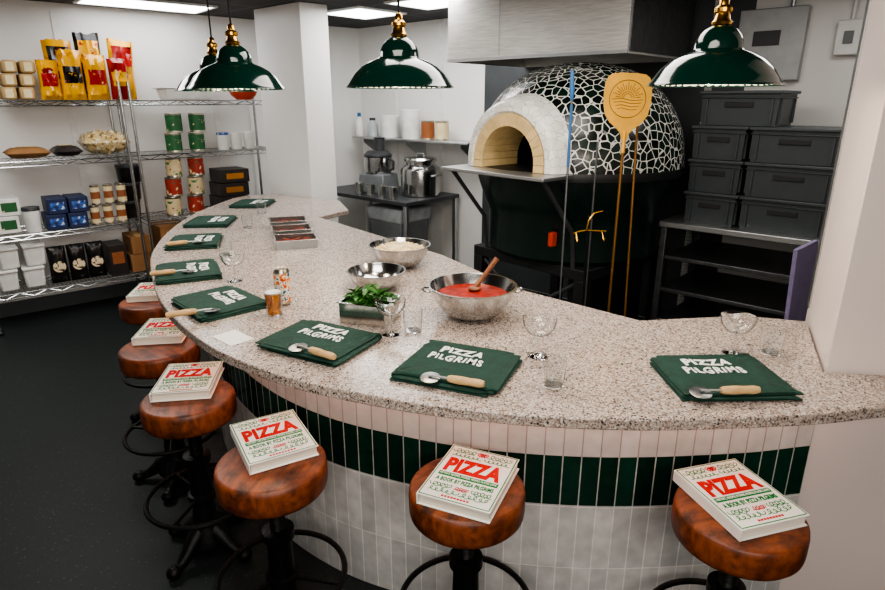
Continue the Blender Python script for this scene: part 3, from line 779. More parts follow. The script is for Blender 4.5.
def arch_block(bm, r0, r1, a0, a1, y0, y1, k=3):
    P = [(r0*math.cos(a0+(a1-a0)*i/k), az+r0*math.sin(a0+(a1-a0)*i/k)) for i in range(k+1)]+[(r1*math.cos(a1+(a0-a1)*i/k), az+r1*math.sin(a1+(a0-a1)*i/k)) for i in range(k+1)]
    a = [bm.verts.new((x, y0, z)) for x, z in P]; b = [bm.verts.new((x, y1, z)) for x, z in P]
    bm.faces.new(a); bm.faces.new(b[::-1])
    for i in range(len(P)): bm.faces.new((a[i], a[(i+1) % len(P)], b[(i+1) % len(P)], b[i]))
bm = BM(); nb = 15
for i in range(nb): arch_block(bm, ri, .29, PI*i/nb+.003, PI*(i+1)/nb-.003, -.700, -.36)
for sx in (-1, 1): add_box(bm, (sx*.2525, -.53, OZ+.022), (.075, .34, .042))
obj('arch_stones', bm, 'cream', ov, .002)
def flare(bm, prof, k=36):
    rows = []
    for r, y in prof:
        row = [bm.verts.new((r, y, OZ+.002))]+[bm.verts.new((r*math.cos(PI*i/k), y, az+r*math.sin(PI*i/k))) for i in range(k+1)]+[bm.verts.new((-r, y, OZ+.002))]
        rows.append(row)
    for a, b in zip(rows, rows[1:]):
        for i in range(len(a)-1): bm.faces.new((a[i], a[i+1], b[i+1], b[i]))
    return bm
obj('arch_surround', flare(BM(), [(.292, -.40), (.292, -.69), (.305, -.702), (.345, -.696), (.365, -.675), (.38, -.63), (.40, -.55), (.42, -.45), (.43, -.36)]), 'mosaicw', ov)
obj('hearth', add_lathe(BM(), [(0, OZ-.05), (.705, OZ-.05), (.71, OZ-.02), (.705, OZ), (0, OZ)], 64), 'black', ov)
obj('landing_shelf', add_box(BM(), (0, -.73, OZ-.012), (.86, .26, .022)), 'steel', ov, .004)
obj('drum', add_lathe(BM(), [(0, .72), (.56, .72), (.585, .75), (.59, 1.0), (.62, 1.06), (.67, OZ-.1), (.68, OZ-.051), (0, OZ-.051)], 64), 'greentile', ov)
obj('base_frame', add_box(BM(), (0, 0, .685), (.98, .98, .07)), 'black', ov, .004)
for sx in (-1, 1):
    for sy in (-1, 1): obj('leg', add_box(BM(), (sx*.45, sy*.45, .325), (.08, .08, .65)), 'black', ov, .004)
for sx in (-1, 1): obj('cross_brace', add_tube(BM(), [(sx*.42, -.45, .63), (-sx*.42, -.45+.03*sx, .06)], .014, 8), 'darkgrey', ov)
for sx in (-1, 1): obj('shelf_strut', add_tube(BM(), [(sx*.38, -.80, OZ-.024), (sx*.38, -.50, .95), (sx*.38, -.47, .72)], .014, 8), 'darkgrey', ov)
obj('side_panel', add_box(BM(), (.33, 0, .35), (.06, .8, .58)), 'black', ov, .004)
obj('gas_valve', add_box(BM(), (.28, -.56, .90), (.035, .05, .09)), 'orange', ov, .006)

# extraction hood
hd = thing('extraction_hood', 'stainless steel extraction hood on the ceiling above the pizza oven', 'hood', (0, 0, 0), 0)
s0 = bws(449, 1.0, 2.01); s1 = bws(628, 1.0, 2.01); Lh = s1-s0; hz = 1.985
c = bw(s0, .512, 0); hd.location = (c.x, c.y, 0); hd.rotation_euler = (0, 0, BRZ)
bm = BM()
add_box(bm, (Lh/2, -.49, (hz+CZ)/2), (Lh, .014, CZ-hz-.004)); add_box(bm, (.007, 0, (hz+CZ)/2), (.014, .964, CZ-hz-.004)); add_box(bm, (Lh-.007, 0, (hz+CZ)/2), (.014, .964, CZ-hz-.004)); add_box(bm, (Lh/2, .49, (hz+CZ)/2), (Lh, .014, CZ-hz-.004))
obj('canopy', bm, 'hoodsteel', hd)
obj('filter_panel', add_box(BM(), (Lh/2, 0, hz+.1), (Lh-.03, .96, .02)), 'darkgrey', hd)
obj('drip_lip', add_box(BM(), (Lh/2, -.50, hz+.012), (Lh+.01, .006, .02)), 'steel', hd)
obj('end_panel', add_box(BM(), (Lh+.004, 0, (hz+CZ)/2), (.006, .95, CZ-hz-.03)), 'darksteel', hd)
obj('seam', add_box(BM(), (Lh*.33, -.4985, (hz+CZ)/2), (.008, .003, CZ-hz-.06)), 'steel', hd)
sa = bws(738, .04, 2.1); sb_ = bws(806, .04, 2.1)
t = thing('wall_control_panel', 'grey steel control panel high on the back wall behind the right lamp', 'control panel', bw((sa+sb_)/2, .04, 1.84), BRZ)
obj('panel_box', add_box(BM(), (0, 0, .22), (sb_-sa, .056, .44)), 'panelsteel', t, .006)
obj('label_plate', add_box(BM(), (-.02, -.031, .26), ((sb_-sa)*.4, .004, .09)), 'darkgrey', t)
obj('conduit', add_cyl(BM(), (.1, 0, .44), (.1, 0, CZ-1.842), .014, n=10), 'steel', t)
t = thing('junction_box', 'white electrical box on the back wall near the right corner', 'electrical box', bwx(846, .03, 1.98), BRZ)
obj('box_body', add_box(BM(), (0, 0, .1), (.14, .056, .2)), 'white', t, .008)
obj('box_switch', add_box(BM(), (0, -.034, .1), (.05, .012, .07)), 'grey', t, .003)
obj('conduit', add_cyl(BM(), (0, 0, .2), (0, 0, CZ-1.982), .012, n=10), 'white', t)

# ------------------------------------------------------------------ peels and tools
t = thing('tool_stand', 'black stand with brass hooks holding the oven peels', 'tool stand', (.80, 3.24, 0), R_(10))
obj('base_plate', add_lathe(BM(), [(0, 0), (.10, 0), (.105, .008), (.09, .02), (0, .022)], 32), 'iron', t)
obj('upright', add_cyl(BM(), (0, 0, .02), (0, 0, 1.12), .008), 'iron', t)
obj('hook_bar', add_tube(BM(), [(-.095, -.018, 1.03), (-.06, -.018, 1.04), (-.02, -.018, 1.045), (.03, -.018, 1.04), (.095, -.018, 1.035)], .006, 8), 'brass', t)
obj('hook', add_tube(BM(), [(-.08, -.022, 1.035), (-.082, -.045, 1.0), (-.082, -.06, .99), (-.082, -.07, 1.01)], .004, 8), 'brass', t)
obj('hook', add_tube(BM(), [(-.02, -.024, 1.045), (-.015, -.03, 1.10), (.01, -.03, 1.14), (.06, -.03, 1.15)], .005, 8), 'brass', t)
obj('hook', add_tube(BM(), [(.07, -.022, 1.036), (.07, -.045, 1.0), (.07, -.06, .99), (.07, -.07, 1.01)], .004, 8), 'brass', t)
top = Vector((.967, 3.30, 1.70)); bot = Vector((.905, 3.08, .012))
ax = (top-bot).normalized(); side = Vector((1, 0, 0)); side = (side-ax*side.dot(ax)).normalized(); nor = side.cross(ax)
Mp = Matrix(((side.x, ax.x, nor.x, top.x), (side.y, ax.y, nor.y, top.y), (side.z, ax.z, nor.z, top.z), (0, 0, 0, 1)))
if (Mp.to_3x3() @ Vector((0, 0, 1))).y > 0:
    Mp = Matrix(((side.x, ax.x, -nor.x, top.x), (side.y, ax.y, -nor.y, top.y), (side.z, ax.z, -nor.z, top.z), (0, 0, 0, 1)))
pe = thing('pizza_peel', 'golden round pizza peel with an engraved head on a long handle', 'pizza peel', (0, 0, 0))
half = [(.016, -.18), (.022, -.15), (.045, -.125), (.085, -.095), (.112, -.055), (.124, 0), (.125, .06), (.121, .105), (.108, .135), (.085, .15), (.04, .155)]
outl = [(-x, y) for x, y in half]+[(x, y) for x, y in reversed(half)]
obj('head', add_prism(BM(), outl, -.003, .003, Mp), 'gold', pe)
def eng(P, r=.0016, closed=False): obj('engraving', add_tube(BM(), [Mp @ Vector((x, y, .0033)) for x, y in P], r, 6, closed), 'goldd', pe)
eng([(.095*math.cos(a*PI/20), .025+.095*math.sin(a*PI/20)) for a in range(40)], .002, True)
for k in range(15):
    a = PI*(k+.5)/15; r1 = .082 if k % 2 else .066
    eng([(.04*math.cos(a), .03+.04*math.sin(a)), (r1*math.cos(a), .03+r1*math.sin(a))])
eng([(.032*math.cos(a*PI/12), .03+.032*math.sin(a*PI/12)) for a in range(13)])
eng([(.022*math.cos(a*PI/12), .03+.022*math.sin(a*PI/12)) for a in range(13)])
for q in range(4): eng([(-.082+q*.010, .022-q*.016), (-.03, .028-q*.016), (.02, .018-q*.016), (.082-q*.010, .024-q*.016)])
hb = Mp @ Vector((0, -.165, 0)); obj('handle', add_cyl(BM(), hb, bot, .008, n=12), 'bronze', pe)
obj('ferrule', add_cyl(BM(), Mp @ Vector((0, -.14, 0)), Mp @ Vector((0, -.25, 0)), .011, n=12), 'gold', pe)
obj('grip', add_cyl(BM(), bot.lerp(top, .06), bot.lerp(top, .32), .012, n=12), 'brass', pe)
pe = thing('turning_peel', 'slim long-handled oven tool with a blue head, left of the golden peel', 'oven tool', (0, 0, 0))
a = Vector((.685, 3.34, 1.72)); b = Vector((.645, 3.12, .012)); obj('handle', add_cyl(BM(), a, b, .006, n=10), 'darksteel', pe)
obj('head', add_tube(BM(), [a, a+Vector((0, .012, .05)), a+Vector((-.002, .03, .15))], [.009, .014, .009], 10), 'bluep', pe)
obj('grip', add_tube(BM(), [b.lerp(a, .80), b.lerp(a, .985)], [.008, .008], 12), 'bluep', pe)
pe = thing('ash_rake', 'plain dark long-handled rake just right of the golden peel', 'oven tool', (0, 0, 0))
a = Vector((1.05, 3.36, 1.62)); b = Vector((1.02, 3.10, .012)); obj('handle', add_cyl(BM(), a, b, .007, n=10), 'bronze', pe)
obj('head', add_box(BM(), (1.05, 3.36, 1.645), (.10, .012, .05)), 'iron', pe, .003)
obj('grip', add_cyl(BM(), b.lerp(a, .05), b.lerp(a, .25), .0115, n=12), 'brass', pe)
pe = thing('oven_poker', 'thin steel poker between the blue-headed tool and the golden peel', 'oven tool', (0, 0, 0))
a = Vector((.86, 3.42, 1.50)); b = Vector((.845, 3.37, .012)); obj('handle', add_cyl(BM(), a, b, .006, n=10), 'darksteel', pe)
obj('hook_end', add_tube(BM(), [a, a+Vector((0, .004, .04)), a+Vector((.025, .004, .06)), a+Vector((.045, .003, .045))], .006, 8), 'steel', pe)

# ------------------------------------------------------------------ right steel table, crates
sC = BA.dot(OC-Q0)
TZ = .975; sa = max(bws(655, .80, TZ), sC+.61); sb_ = bws(822, .80, TZ)
def steel_table(label, s0, s1, d0, d1, z, topm='steel', shelves=(), legm='steel'):
    Lt = s1-s0; D = d1-d0; c = bw(s0, d1, 0)
    t = thing('steel_table', label, 'table', (c.x, c.y, 0), BRZ)
    obj('tabletop', add_box(BM(), (Lt/2, D/2, z-.018), (Lt, D, .036)), topm, t, .004)
    for x in (.03, Lt-.03):
        for y in (.03, D-.03): obj('leg', add_box(BM(), (x, y, (z-.037)/2), (.04, .04, z-.038)), legm, t, .003)
    for zz in shelves: obj('lower_shelf', add_box(BM(), (Lt/2, D/2, zz), (Lt-.102, D-.04, .025)), legm, t, .003)
    return t
steel_table('stainless steel table under the stack of charcoal crates', sa, sb_, .12, .80, TZ, shelves=(.30, .52, .74), legm='darksteel')
def make_crate(label, loc, rz, L, D, h=.198):
    t = thing('storage_crate', label, 'crate', loc, rz, 'charcoal crates on the steel table')
    bm = add_box(BM(), (0, 0, h/2-.006), (L-.03, D-.03, h-.012), taper=.965)
    for sy in (-1, 1):
        for k in (-1, 1): add_box(bm, (k*(L/2-.05), sy*(D/2-.0155), h*.42), (.009, .016, h*.7))
    for sx in (-1, 1):
        for k in (-1, 1): add_box(bm, (sx*(L/2-.0155), k*(D/2-.05), h*.42), (.016, .009, h*.7))
    obj('body', bm, 'crate', t)
    bm = add_box(BM(), (0, 0, h-.010), (L, D, .018)); add_box(bm, (0, 0, h*.80), (L-.012, D-.012, .008))
    obj('rim', bm, 'crate', t, .004)
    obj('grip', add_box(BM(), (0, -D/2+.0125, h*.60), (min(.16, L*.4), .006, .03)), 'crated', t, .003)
    return t
FD = .74
s1 = max(bws(684, FD, 1.3), sC+.716); s2 = bws(742, FD, 1.3); s3 = bws(838, FD, 1.3)
rows = ['bottom', 'middle', 'upper']
for k in range(3):
    make_crate('charcoal crate, %s of the left column on the steel table' % rows[k], bw((s1+s2)/2, FD-.25, TZ+.0005+k*.2), BRZ, s2-s1-.008, .5)
    make_crate('charcoal crate, %s of the right column on the steel table' % rows[k], bw((s2+s3)/2, FD-.21, TZ+.0005+k*.2), BRZ, s3-s2-.006, .42)
make_crate('charcoal crate lying on top across both columns', bw((s1+s2)/2+.08, FD-.23, TZ+.0005+.6), BRZ, .46, .40)
t_ = Matrix.Translation((1.77, 2.77, 0)) @ Matrix.Rotation(R_(36), 4, 'Z')
bm = BM(); add_box(bm, (0, 0, .552), (.20, .02, 1.08), Mx=t_ @ Matrix.Rotation(R_(-6), 4, 'Y'))
tag(obj('lavender_board', bm, 'purple', None, .002), 'flat lavender board leaning behind the counter beside the right wall', 'board')

# ------------------------------------------------------------------ left steel table and its goods
T2 = .83
steel_table('dark steel work table against the back wall, between pillar and oven', .12, 1.47, .03, .78, T2, 'darkgrey')
def L2(X, d): return bwx(X, d, T2+.0005)
t = thing('food_processor', 'grey food processor with steel bowl on the back work table', 'food processor', L2(379, .46), BRZ+R_(10))
k_ = 1.25
obj('motor_base', add_box(BM(), (0, 0, .075*k_), (.24*k_, .2*k_, .15*k_), taper=1.1), 'grey', t, .012)
S_ = Matrix.Scale(k_, 4)
obj('bowl', add_lathe(BM(), [(0, .15), (.1, .15), (.108, .17), (.112, .28), (.1, .285), (0, .285)], 32, S_), 'bowl', t)
obj('lid', add_lathe(BM(), [(0, .286), (.114, .286), (.112, .30), (.08, .325), (0, .33)], 32, S_), 'darkgrey', t)
obj('feed_chute', add_lathe(BM(), [(0, .32), (.04, .32), (.04, .42), (.048, .43), (0, .43)], 20, S_ @ Matrix.Translation((.02, 0, 0))), 'darkgrey', t)
obj('handle', add_tube(BM(), [S_ @ Vector(q) for q in ((.11, 0, .18), (.15, 0, .19), (.155, 0, .25), (.112, 0, .27))], .014, 8), 'darkgrey', t)
t = thing('steel_churn', 'lidded steel churn with side handles on the back work table', 'churn', L2(421, .34), BRZ)
obj('churn_body', add_lathe(BM(), [(0, 0), (.185, 0), (.195, .012), (.197, .235), (.19, .262), (.15, .29), (.142, .30), (.142, .33), (0, .33)], 40), 'bowl', t)
obj('lid', add_lathe(BM(), [(0, .331), (.158, .331), (.16, .345), (.15, .362), (.05, .372), (0, .373)], 32), 'brightsteel', t)
obj('lid_handle', add_tube(BM(), [(-.05, 0, .370), (-.045, 0, .40), (.045, 0, .40), (.05, 0, .370)], .008, 8), 'steel', t)
for sx in (-1, 1): obj('handle', add_tube(BM(), [(sx*.19, -.05, .2), (sx*.225, -.04, .21), (sx*.23, .04, .21), (sx*.19, .05, .2)], .009, 8), 'steel', t)
for k, X in enumerate((360, 371, 382, 393)):
    o = obj('steel_cup', add_lathe(BM(), [(0, 0), (.038, 0), (.046, .11), (.052, .114), (.044, .112), (.036, .006), (0, .006)], 20), 'brightsteel', None, loc=L2(X, .71))
    tag(o, 'small steel cup, %s from the pillar in the row on the work table' % ['first', 'second', 'third', 'fourth'][k], 'cup', 'steel cups on the work table')
bp = bw(1.05, .46, 0)
t = thing('waste_bin', 'grey bin with a pale liner under the back work table', 'bin', (bp.x, bp.y, .0005), BRZ)
obj('bin_body', add_box(BM(), (0, 0, .30), (.46, .40, .60), taper=.85), 'grey', t, .02)
obj('liner', add_box(BM(), (0, 0, .655), (.50, .44, .14), taper=.95), 'liner', t, .02)
s1 = bws(352, .32, 1.34); s2 = bws(467, .32, 1.34); c = bw(s1, .32, 1.34)
t = thing('bracket_shelf', 'steel shelf on brackets above the back work table', 'shelf', (c.x, c.y, c.z), BRZ)
obj('shelf_board', add_box(BM(), ((s2-s1)/2, .155, 0), (s2-s1, .30, .02)), 'steel', t, .003)
for x in (.15, (s2-s1)/2, s2-s1-.1): obj('bracket', add_prism(BM(), [(0, 0), (.28, 0), (.28, -.03), (.03, -.2), (0, -.2)], -.004, .004, Matrix.Translation((x, .308, -.0105)) @ Matrix(((0, 0, 1, 0), (-1, 0, 0, 0), (0, 1, 0, 0), (0, 0, 0, 1)))), 'steel', t)
def L3(X, d=.17): return bwx(X, d, 1.3505)
def make_tub(name, label, loc, rz, r, h, m='white', lidm='white', group=None, cat='tub'):
    t = thing(name, label, cat, loc, rz, group)
    obj('tub_body', add_lathe(BM(), [(0, 0), (r*.88, 0), (r*.9, .004), (r*.97, h*.86), (0, h*.86)], 28), m, t)
    obj('lid', add_lathe(BM(), [(0, h*.861), (r, h*.861), (r, h-.004), (r*.96, h), (0, h)], 28), lidm, t)
    return t
make_tub('plastic_tub', 'white round tub on the wall shelf, left of two', L3(390), 0, .1, .22, group='white tubs on the wall shelf')
make_tub('plastic_tub', 'white round tub on the wall shelf, taller right one', L3(411), 0, .1, .28, group='white tubs on the wall shelf')
def make_tin(label, loc, r, h, lab, group, name='food_tin'):
    t = thing(name, label, 'tin', loc, SRZ+random.uniform(-.6, .6), group)
    obj('body', add_lathe(BM(), [(0, 0), (r, 0), (r*1.02, .004), (r, .008), (r, h-.008), (r*1.02, h-.004), (r, h), (r*.94, h-.002), (0, h-.003)], 28), 'tin', t)
    obj('label_band', add_lathe(BM(), [(r*1.012, .016), (r*1.012, h-.016)], 28), lab, t)
    return t
make_tin('orange-labelled tin on the wall shelf beside the white tubs', L3(428), .065, .18, 'blabel', 'tins on the wall shelf')
make_tin('pale-labelled tin at the right end of the wall shelf', L3(442), .065, .18, 'creamlabel', 'tins on the wall shelf')
t = thing('spray_bottle', 'white bottle with a blue cap at the left end of the wall shelf', 'bottle', L3(360), 0)
obj('bottle_body', add_lathe(BM(), [(0, 0), (.04, 0), (.042, .01), (.042, .15), (.018, .19), (.016, .2), (0, .2)], 20), 'white', t)
obj('cap', add_lathe(BM(), [(0, .2), (.02, .2), (.02, .24), (0, .242)], 16), 'bluep', t)
t = thing('plastic_jug', 'pale plastic jug between the blue-capped bottle and the white tubs', 'jug', L3(373), 0)
obj('jug_body', add_lathe(BM(), [(0, 0), (.055, 0), (.058, .01), (.055, .12), (.03, .15), (.028, .165), (0, .165)], 20), 'liner', t)
obj('cap', add_lathe(BM(), [(0, .1655), (.032, .1655), (.032, .19), (0, .192)], 16), 'darkgrey', t)

# ------------------------------------------------------------------ wire shelving
ZS = [.31, .75, 1.29, 1.72]
def shelving(label, s0, s1):
    L = s1-s0; D = .44; p = sh(s0, 0, 0)
    t = thing('wire_shelving_unit', label, 'shelving', (p.x, p.y, 0), SRZ, 'chrome wire shelving')
    for x in (.015, L-.015):
        for y in (.015, D-.015):
            q = obj('post', add_cyl(BM(), (x, y, .03), (x, y, 1.86), .0125, n=12), 'chrome', t)
            obj('foot', add_lathe(BM(), [(0, 0), (.02, 0), (.022, .02), (.014, .03), (0, .03)], 12, Matrix.Translation((x, y, 0))), 'black', q)
    for z in ZS:
        bm = BM()
        for y in (.012, D-.012):
            add_cyl(bm, (0, y, z-.005), (L, y, z-.005), .005, n=6); add_cyl(bm, (0, y, z-.04), (L, y, z-.04), .004, n=6)
            n = int(L/.09)
            add_tube(bm, [(L*i/n, y, z-.005-(.035 if i % 2 else 0)) for i in range(n+1)], .003, 5)
        for x in (.004, L-.004): add_cyl(bm, (x, .012, z-.005), (x, D-.012, z-.005), .005, n=6); add_cyl(bm, (x, .012, z-.04), (x, D-.012, z-.04), .004, n=6)
        n = int(L/.028)
        for i in range(1, n): add_cyl(bm, (L*i/n, .008, z-.003), (L*i/n, D-.008, z-.003), .003, n=5)
        obj('wire_shelf', bm, 'chrome', t)
    return t
shelving('chrome wire shelving unit at the far left, loaded with tubs and packets', -.04, 1.09)
shelving('chrome wire shelving unit with stacked tins, beside the pillar', 1.13, 2.36)
e = .002
def wpx(X0, X1, d, z): return (shx(X1, d, z)-shx(X0, d, z)).length
z = ZS[3]+e
for col, (X0, X1) in enumerate(((1, 17), (19, 35))):
    w = wpx(X0, X1, .12, z)
    for k in range(3):
        p = shx((X0+X1)/2, .2, z+k*.092)
        t = thing('paper_pack', 'buff paper pack, %s of the %s stack on the far left top shelf' % (['bottom', 'middle', 'top'][k], ['left', 'right'][col]), 'packet', p, SRZ, 'paper packs on the top shelf')
        obj('wrapper', add_box(BM(), (0, 0, .045), (w*.95, .24, .088)), 'buff', t, .018, seg=3)
        obj('paper_band', add_box(BM(), (0, -.1215, .045), (w*.5, .002, .06)), 'creamlabel', t)
bags = ((53, .14, .28, 'yellow', 'printr', 'small yellow snack bag next to the paper packs', .10, .0), (76, .16, .36, 'yellow', 'printk', 'front yellow snack bag with a black panel, second from the paper packs', .10, .0),
        (100, .16, .33, 'yellow', 'printr', 'front yellow snack bag with a red panel, third from the paper packs', .10, .0), (122, .14, .31, 'redfoil', 'printy', 'front red snack bag with a yellow panel at the right end of the top shelf', .10, .0),
        (66, .2, .44, 'yellow', 'printk', 'tall yellow snack bag standing behind, nearest the paper packs', .31, .0), (96, .185, .50, 'blackfoil', 'printy', 'tallest black snack bag, behind the yellow ones', .31, .0), (125, .19, .46, 'yellow', 'printr', 'tall yellow snack bag standing behind the red one', .31, .05))
for i, (X, w, h, m, m2, lb, d, tl) in enumerate(bags):
    t = thing('snack_bag', lb, 'snack bag', shx(X, d, z+abs(tl)*w*.5), SRZ, 'snack bags on the top shelf')
    t.rotation_euler = (0, tl, SRZ)
    obj('bag', add_pillow(BM(), w, h, .15, seed=i, crump=.26, n=9), m, t)
    obj('printed_panel', add_patch(BM(), w, h, .15, 9, i, .26, 1, 8, 3 if i < 4 else 5, 6 if i < 4 else 8), m2, t)
z = ZS[2]+e
for i, (X, w, m, lb) in enumerate(((28, .29, 'kraft', 'flat brown packet on the second shelf of the far left unit'), (67, .2, 'darkpack', 'flat dark packet on the second shelf of the far left unit'))):
    t = thing('packet', lb, 'packet', shx(X, .2, z), SRZ, 'flat packets on the second shelf')
    obj('wrapper', add_pillow(BM(), w, .26, .09, Matrix.Translation((0, .13, .047)) @ Matrix.Rotation(PI/2, 4, 'X'), seed=i), m, t)
    obj('label_sticker', add_box(BM(), (0, -.02, .093), (.1, .07, .003)), 'creamlabel', t)
t = thing('pasta_bag', 'clear bag of pasta lying on the second shelf', 'bag', shx(106, .2, z), SRZ)
obj('bag', add_pillow(BM(), .34, .30, .20, Matrix.Translation((0, .15, .104)) @ Matrix.Rotation(PI/2, 4, 'X'), seed=5, crump=.2), 'pasta', t)
obj('bag_seal', add_box(BM(), (.17, 0, .104), (.04, .24, .004)), 'white', t)
z = ZS[1]+e
make_tub('screw_jar', 'small white jar with a dark lid at the left of the third shelf', shx(35, .09, z), SRZ, .06, .19, 'white', 'darkgrey', cat='jar')
for k in range(2):
    t = thing('carton', 'white carton, %s of two at the far left of the third shelf' % ['lower', 'upper'][k], 'carton', shx(9, .24, z+k*.132), SRZ, 'white cartons on the third shelf')
    obj('box', add_box(BM(), (0, 0, .065), (.14, .26, .128)), 'white', t, .004); obj('front_label', add_box(BM(), (0, -.131, .065), (.1, .002, .07)), 'glabel', t)
for k in range(2):
    for j, X in enumerate((56, 77)):
        w = wpx(46, 66, .1, z)*1.0
        t = thing('carton', 'navy carton, %s row, %s one on the third shelf' % (['lower', 'upper'][k], ['left', 'right'][j]), 'carton', shx(X, .16, z+k*.122), SRZ, 'navy cartons on the third shelf')
        obj('box', add_box(BM(), (0, 0, .06), (w, .26, .118)), 'navy', t, .004)
        obj('front_label', add_box(BM(), (0, -.131, .06), (w*.7, .002, .06)), 'bluel', t)
for k in range(2):
    for j, X in enumerate((96, 109, 122)):
        p = shx(X+1, .08, z+k*.16); r = wpx(X-6.4, X+6.4, .08, z)/2*.72
        t = make_tin('cream and brown tin, %s row, %s of three on the third shelf' % (['lower', 'upper'][k], ['first', 'second', 'third'][j]), p, r, .158, 'creamlabel', 'cream tins on the third shelf', 'coffee_tin')
        obj('brown_band', add_lathe(BM(), [(r*1.02, .05), (r*1.02, .105)], 24), 'blabel', t)
for k in range(3): make_tub('black_tub', 'black round tub, %s of the stack behind the cream tins' % ['bottom', 'middle', 'top'][k], shx(130, .28, z+k*.15), SRZ, .1, .148, 'blackfoil', 'darkgrey', 'black tubs on the third shelf')
z = ZS[0]+e
for j, (X0, X1) in enumerate(((-2, 21), (23, 47))):
    w = wpx(X0, X1, .1, z)
    for k in range(2):
        t = thing('storage_tub', 'white lidded tub, %s of the %s pair on the bottom shelf' % (['lower', 'upper'][k], ['left', 'right'][j]), 'tub', shx((X0+X1)/2, .2, z+k*.172), SRZ, 'white tubs on the bottom shelf')
        obj('tub_body', add_box(BM(), (0, 0, .075), (w*.88, .28, .148), taper=.9), 'white', t, .015)
        obj('lid', add_box(BM(), (0, 0, .159), (w*.93, .30, .02)), 'white', t, .006)
for i, X in enumerate((62, 81, 99)):
    t = thing('coffee_bag', 'black bag with round pale label, %s from the white tubs' % ['first', 'second', 'third'][i], 'bag', shx(X, .12, z), SRZ, 'black bags on the bottom shelf')
    obj('bag', add_pillow(BM(), .13, .30, .10, seed=30+i), 'blackfoil', t)
    obj('round_label', add_lathe(BM(), [(0, 0), (.045, 0), (.045, .002), (0, .002)], 20, Matrix.Translation((0, -.051, .14)) @ Matrix.Rotation(PI/2, 4, 'X')), 'baglabel', t)
t = thing('carton', 'dark carton standing beside the black bags', 'carton', shx(118, .16, z), SRZ)
obj('box', add_box(BM(), (0, 0, .13), (.135, .24, .26)), 'darkpack', t, .004); obj('front_label', add_box(BM(), (0, -.121, .15), (.09, .002, .1)), 'blabel', t)
for k in range(2):
    t = thing('carton', 'brown cardboard box, %s of two at the right end of the bottom shelf' % ['lower', 'upper'][k], 'carton', shx(138, .2, z+k*.152), SRZ, 'brown boxes on the bottom shelf')
    obj('box', add_box(BM(), (0, 0, .075), (.15, .3, .148)), 'kraft', t, .003); obj('tape', add_box(BM(), (0, 0, .1495), (.05, .3, .001)), 'buff', t)
z = ZS[3]+e
t = thing('serving_tray', 'white tray on top of the shelving unit with tins', 'tray', shx(186, .2, z), SRZ)
obj('tray_body', add_box(BM(), (0, 0, .045), (.40, .30, .09), taper=.88), 'white', t, .012); obj('rim', add_box(BM(), (0, 0, .095), (.43, .33, .01)), 'white', t, .004)
t = thing('red_basin', 'orange-red plastic basin on top of the shelving beside the pillar', 'basin', shx(244, .18, z), SRZ)
obj('basin_body', add_lathe(BM(), bowl_prof(.155, .17), 32), 'orange', t); obj('base_ring', add_tube(BM(), ring_pts(.06, .004, 24), .0035, 6, True), 'orange', t)
z = ZS[2]+e
wt = wpx(164, 187, .1, z)/2*.68
for j, X in enumerate((175, 198)):
    for k in range(2):
        make_tin('green-labelled tin, %s of the %s stack on the second shelf beside the pillar' % (['lower', 'upper'][k], ['left', 'right'][j]), shx(X, .12, z+k*.162), wt, .16, 'glabel', 'green tins on the second shelf')
for j, X in enumerate((224, 237, 250)):
    make_tub('white_jar', 'white lidded jar, %s from the green tins' % ['first', 'second', 'third'][j], shx(X, .12, z), SRZ, .053, .15, 'white', 'bluel' if j == 0 else 'white', 'white jars on the second shelf', 'jar')
z = ZS[1]+e
for j, X in enumerate((175, 197)):
    for k in range(3):
        make_tin('%s tin, %s of the %s stack on the third shelf beside the pillar' % (['cream-labelled', 'red-labelled'][(j+k) % 2], ['bottom', 'middle', 'top'][k], ['left', 'right'][j]), shx(X, .12, z+k*.166), wt, .164, ['mixlabel', 'rlabel'][(j+k) % 2], 'mixed tins on the third shelf')
for k in range(3):
    t = thing('carton', 'dark carton, %s of the stack beside the mixed tins' % ['bottom', 'middle', 'top'][k], 'carton', shx(230, .2, z+k*.122), SRZ, 'dark cartons on the third shelf')
    obj('box', add_box(BM(), (0, 0, .06), (.27, .28, .118)), 'darkpack', t, .004); obj('front_label', add_box(BM(), (0, -.141, .06), (.16, .002, .05)), 'amber' if k else 'blabel', t)
z = ZS[0]+e
for k in range(2):
    for j, X in enumerate((172, 206)):
        t = thing('carton', 'brown carton, %s row, %s one on the bottom shelf beside the pillar' % (['lower', 'upper'][k], ['left', 'right'][j]), 'carton', shx(X, .2, z+k*.182), SRZ, 'brown cartons under the tins')
        obj('box', add_box(BM(), (0, 0, .09), (.25, .3, .178)), 'kraft', t, .003); obj('front_label', add_box(BM(), (0, -.151, .09), (.14, .002, .08)), 'creamlabel', t)

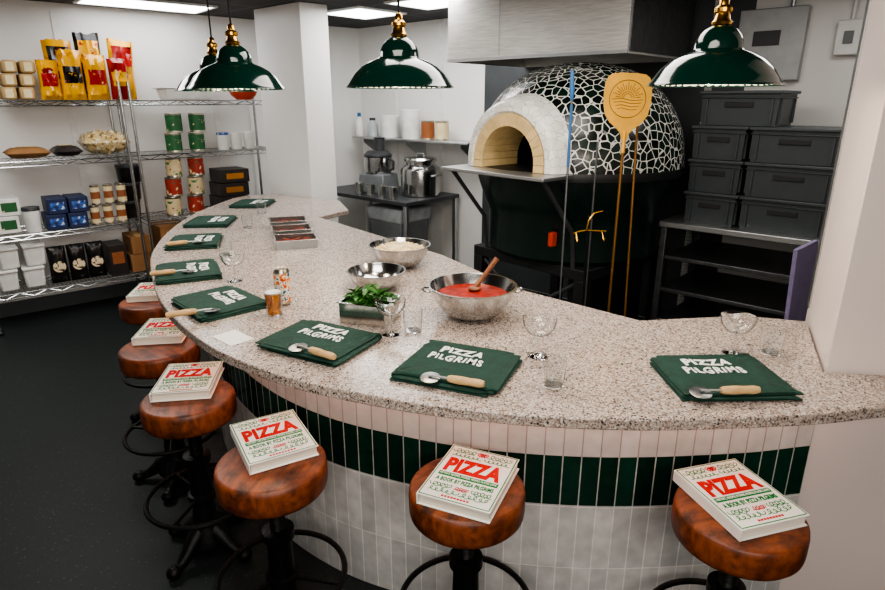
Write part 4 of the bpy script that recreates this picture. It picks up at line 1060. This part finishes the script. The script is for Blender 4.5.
# ------------------------------------------------------------------ ceiling lights
def panel(label, x, y, w, d, rz):
    t = thing('ceiling_light', label, 'ceiling light', (x, y, CZ-.0005), rz, 'flat ceiling light panels')
    bm = BM()
    for sx in (-1, 1): add_box(bm, (sx*(w/2-.012), 0, -.008), (.024, d, .015)); add_box(bm, (0, sx*(d/2-.012), -.008), (w-.048, .024, .015))
    obj('frame', bm, 'white', t); obj('diffuser', add_box(BM(), (0, 0, -.007), (w-.05, d-.05, .01)), 'led', t)
panel('flat ceiling light panel above the left shelving', -2.35, 5.25, .95, .5, SRZ)
panel('flat ceiling light panel beside the pillar', -.70, 5.75, .55, .55, BRZ)
panel('flat ceiling light panel above the middle pendant, nearest the hood', .08, 5.0, 1.0, .5, BRZ)

# ------------------------------------------------------------------ lights
def area(x, y, z, sx, sy, power, c=(1, 1, 1), rot=(0, 0, 0)):  # unseen area lights added to brighten the room, no fixture built for them
    l = bpy.data.lights.new('added_area_light', 'AREA'); l.shape = 'RECTANGLE'; l.size = sx; l.size_y = sy; l.energy = power; l.color = c
    o = bpy.data.objects.new('added_area_light', l); C.objects.link(o); o.location = (x, y, z); o.rotation_euler = rot
area(-.3, .9, 2.42, 1.2, .8, 24, (1, .92, .84))
area(.3, -1.0, 2.2, 2.2, 1.0, 54, (1, .91, .84), (R_(60), 0, 0))  # tilted fill added behind the camera to brighten the counter front
area(.25, 2.7, 2.42, 1.2, .8, 25, (1, .92, .85))
area(-2.5, 3.6, 2.42, 1.2, .8, 31, (1, .97, .94))
area(-.2, 5.0, 2.42, 1.2, .6, 24, (1, .97, .94))
area(2.0, 3.0, 2.42, .6, .6, 8, (1, .96, .92))
for (x, y), _ in lamps:
    l = bpy.data.lights.new('pendant_glow', 'POINT'); l.energy = 5; l.color = (1, .82, .66); l.shadow_soft_size = .03
    o = bpy.data.objects.new('pendant_glow', l); C.objects.link(o); o.location = (x, y, LZ+.012)
w = bpy.data.worlds.new('room_ambient'); SC.world = w; w.use_nodes = True
w.node_tree.nodes['Background'].inputs['Color'].default_value = (.86, .83, .80, 1); w.node_tree.nodes['Background'].inputs['Strength'].default_value = .14

cam = bpy.data.cameras.new('camera'); cam.sensor_width = 36; cam.lens = 36*FP/885; cam.clip_start = .02
co = bpy.data.objects.new('camera', cam); C.objects.link(co); co.location = (0, 0, CH); co.rotation_euler = (PI/2-TH, 0, 0)
SC.camera = co
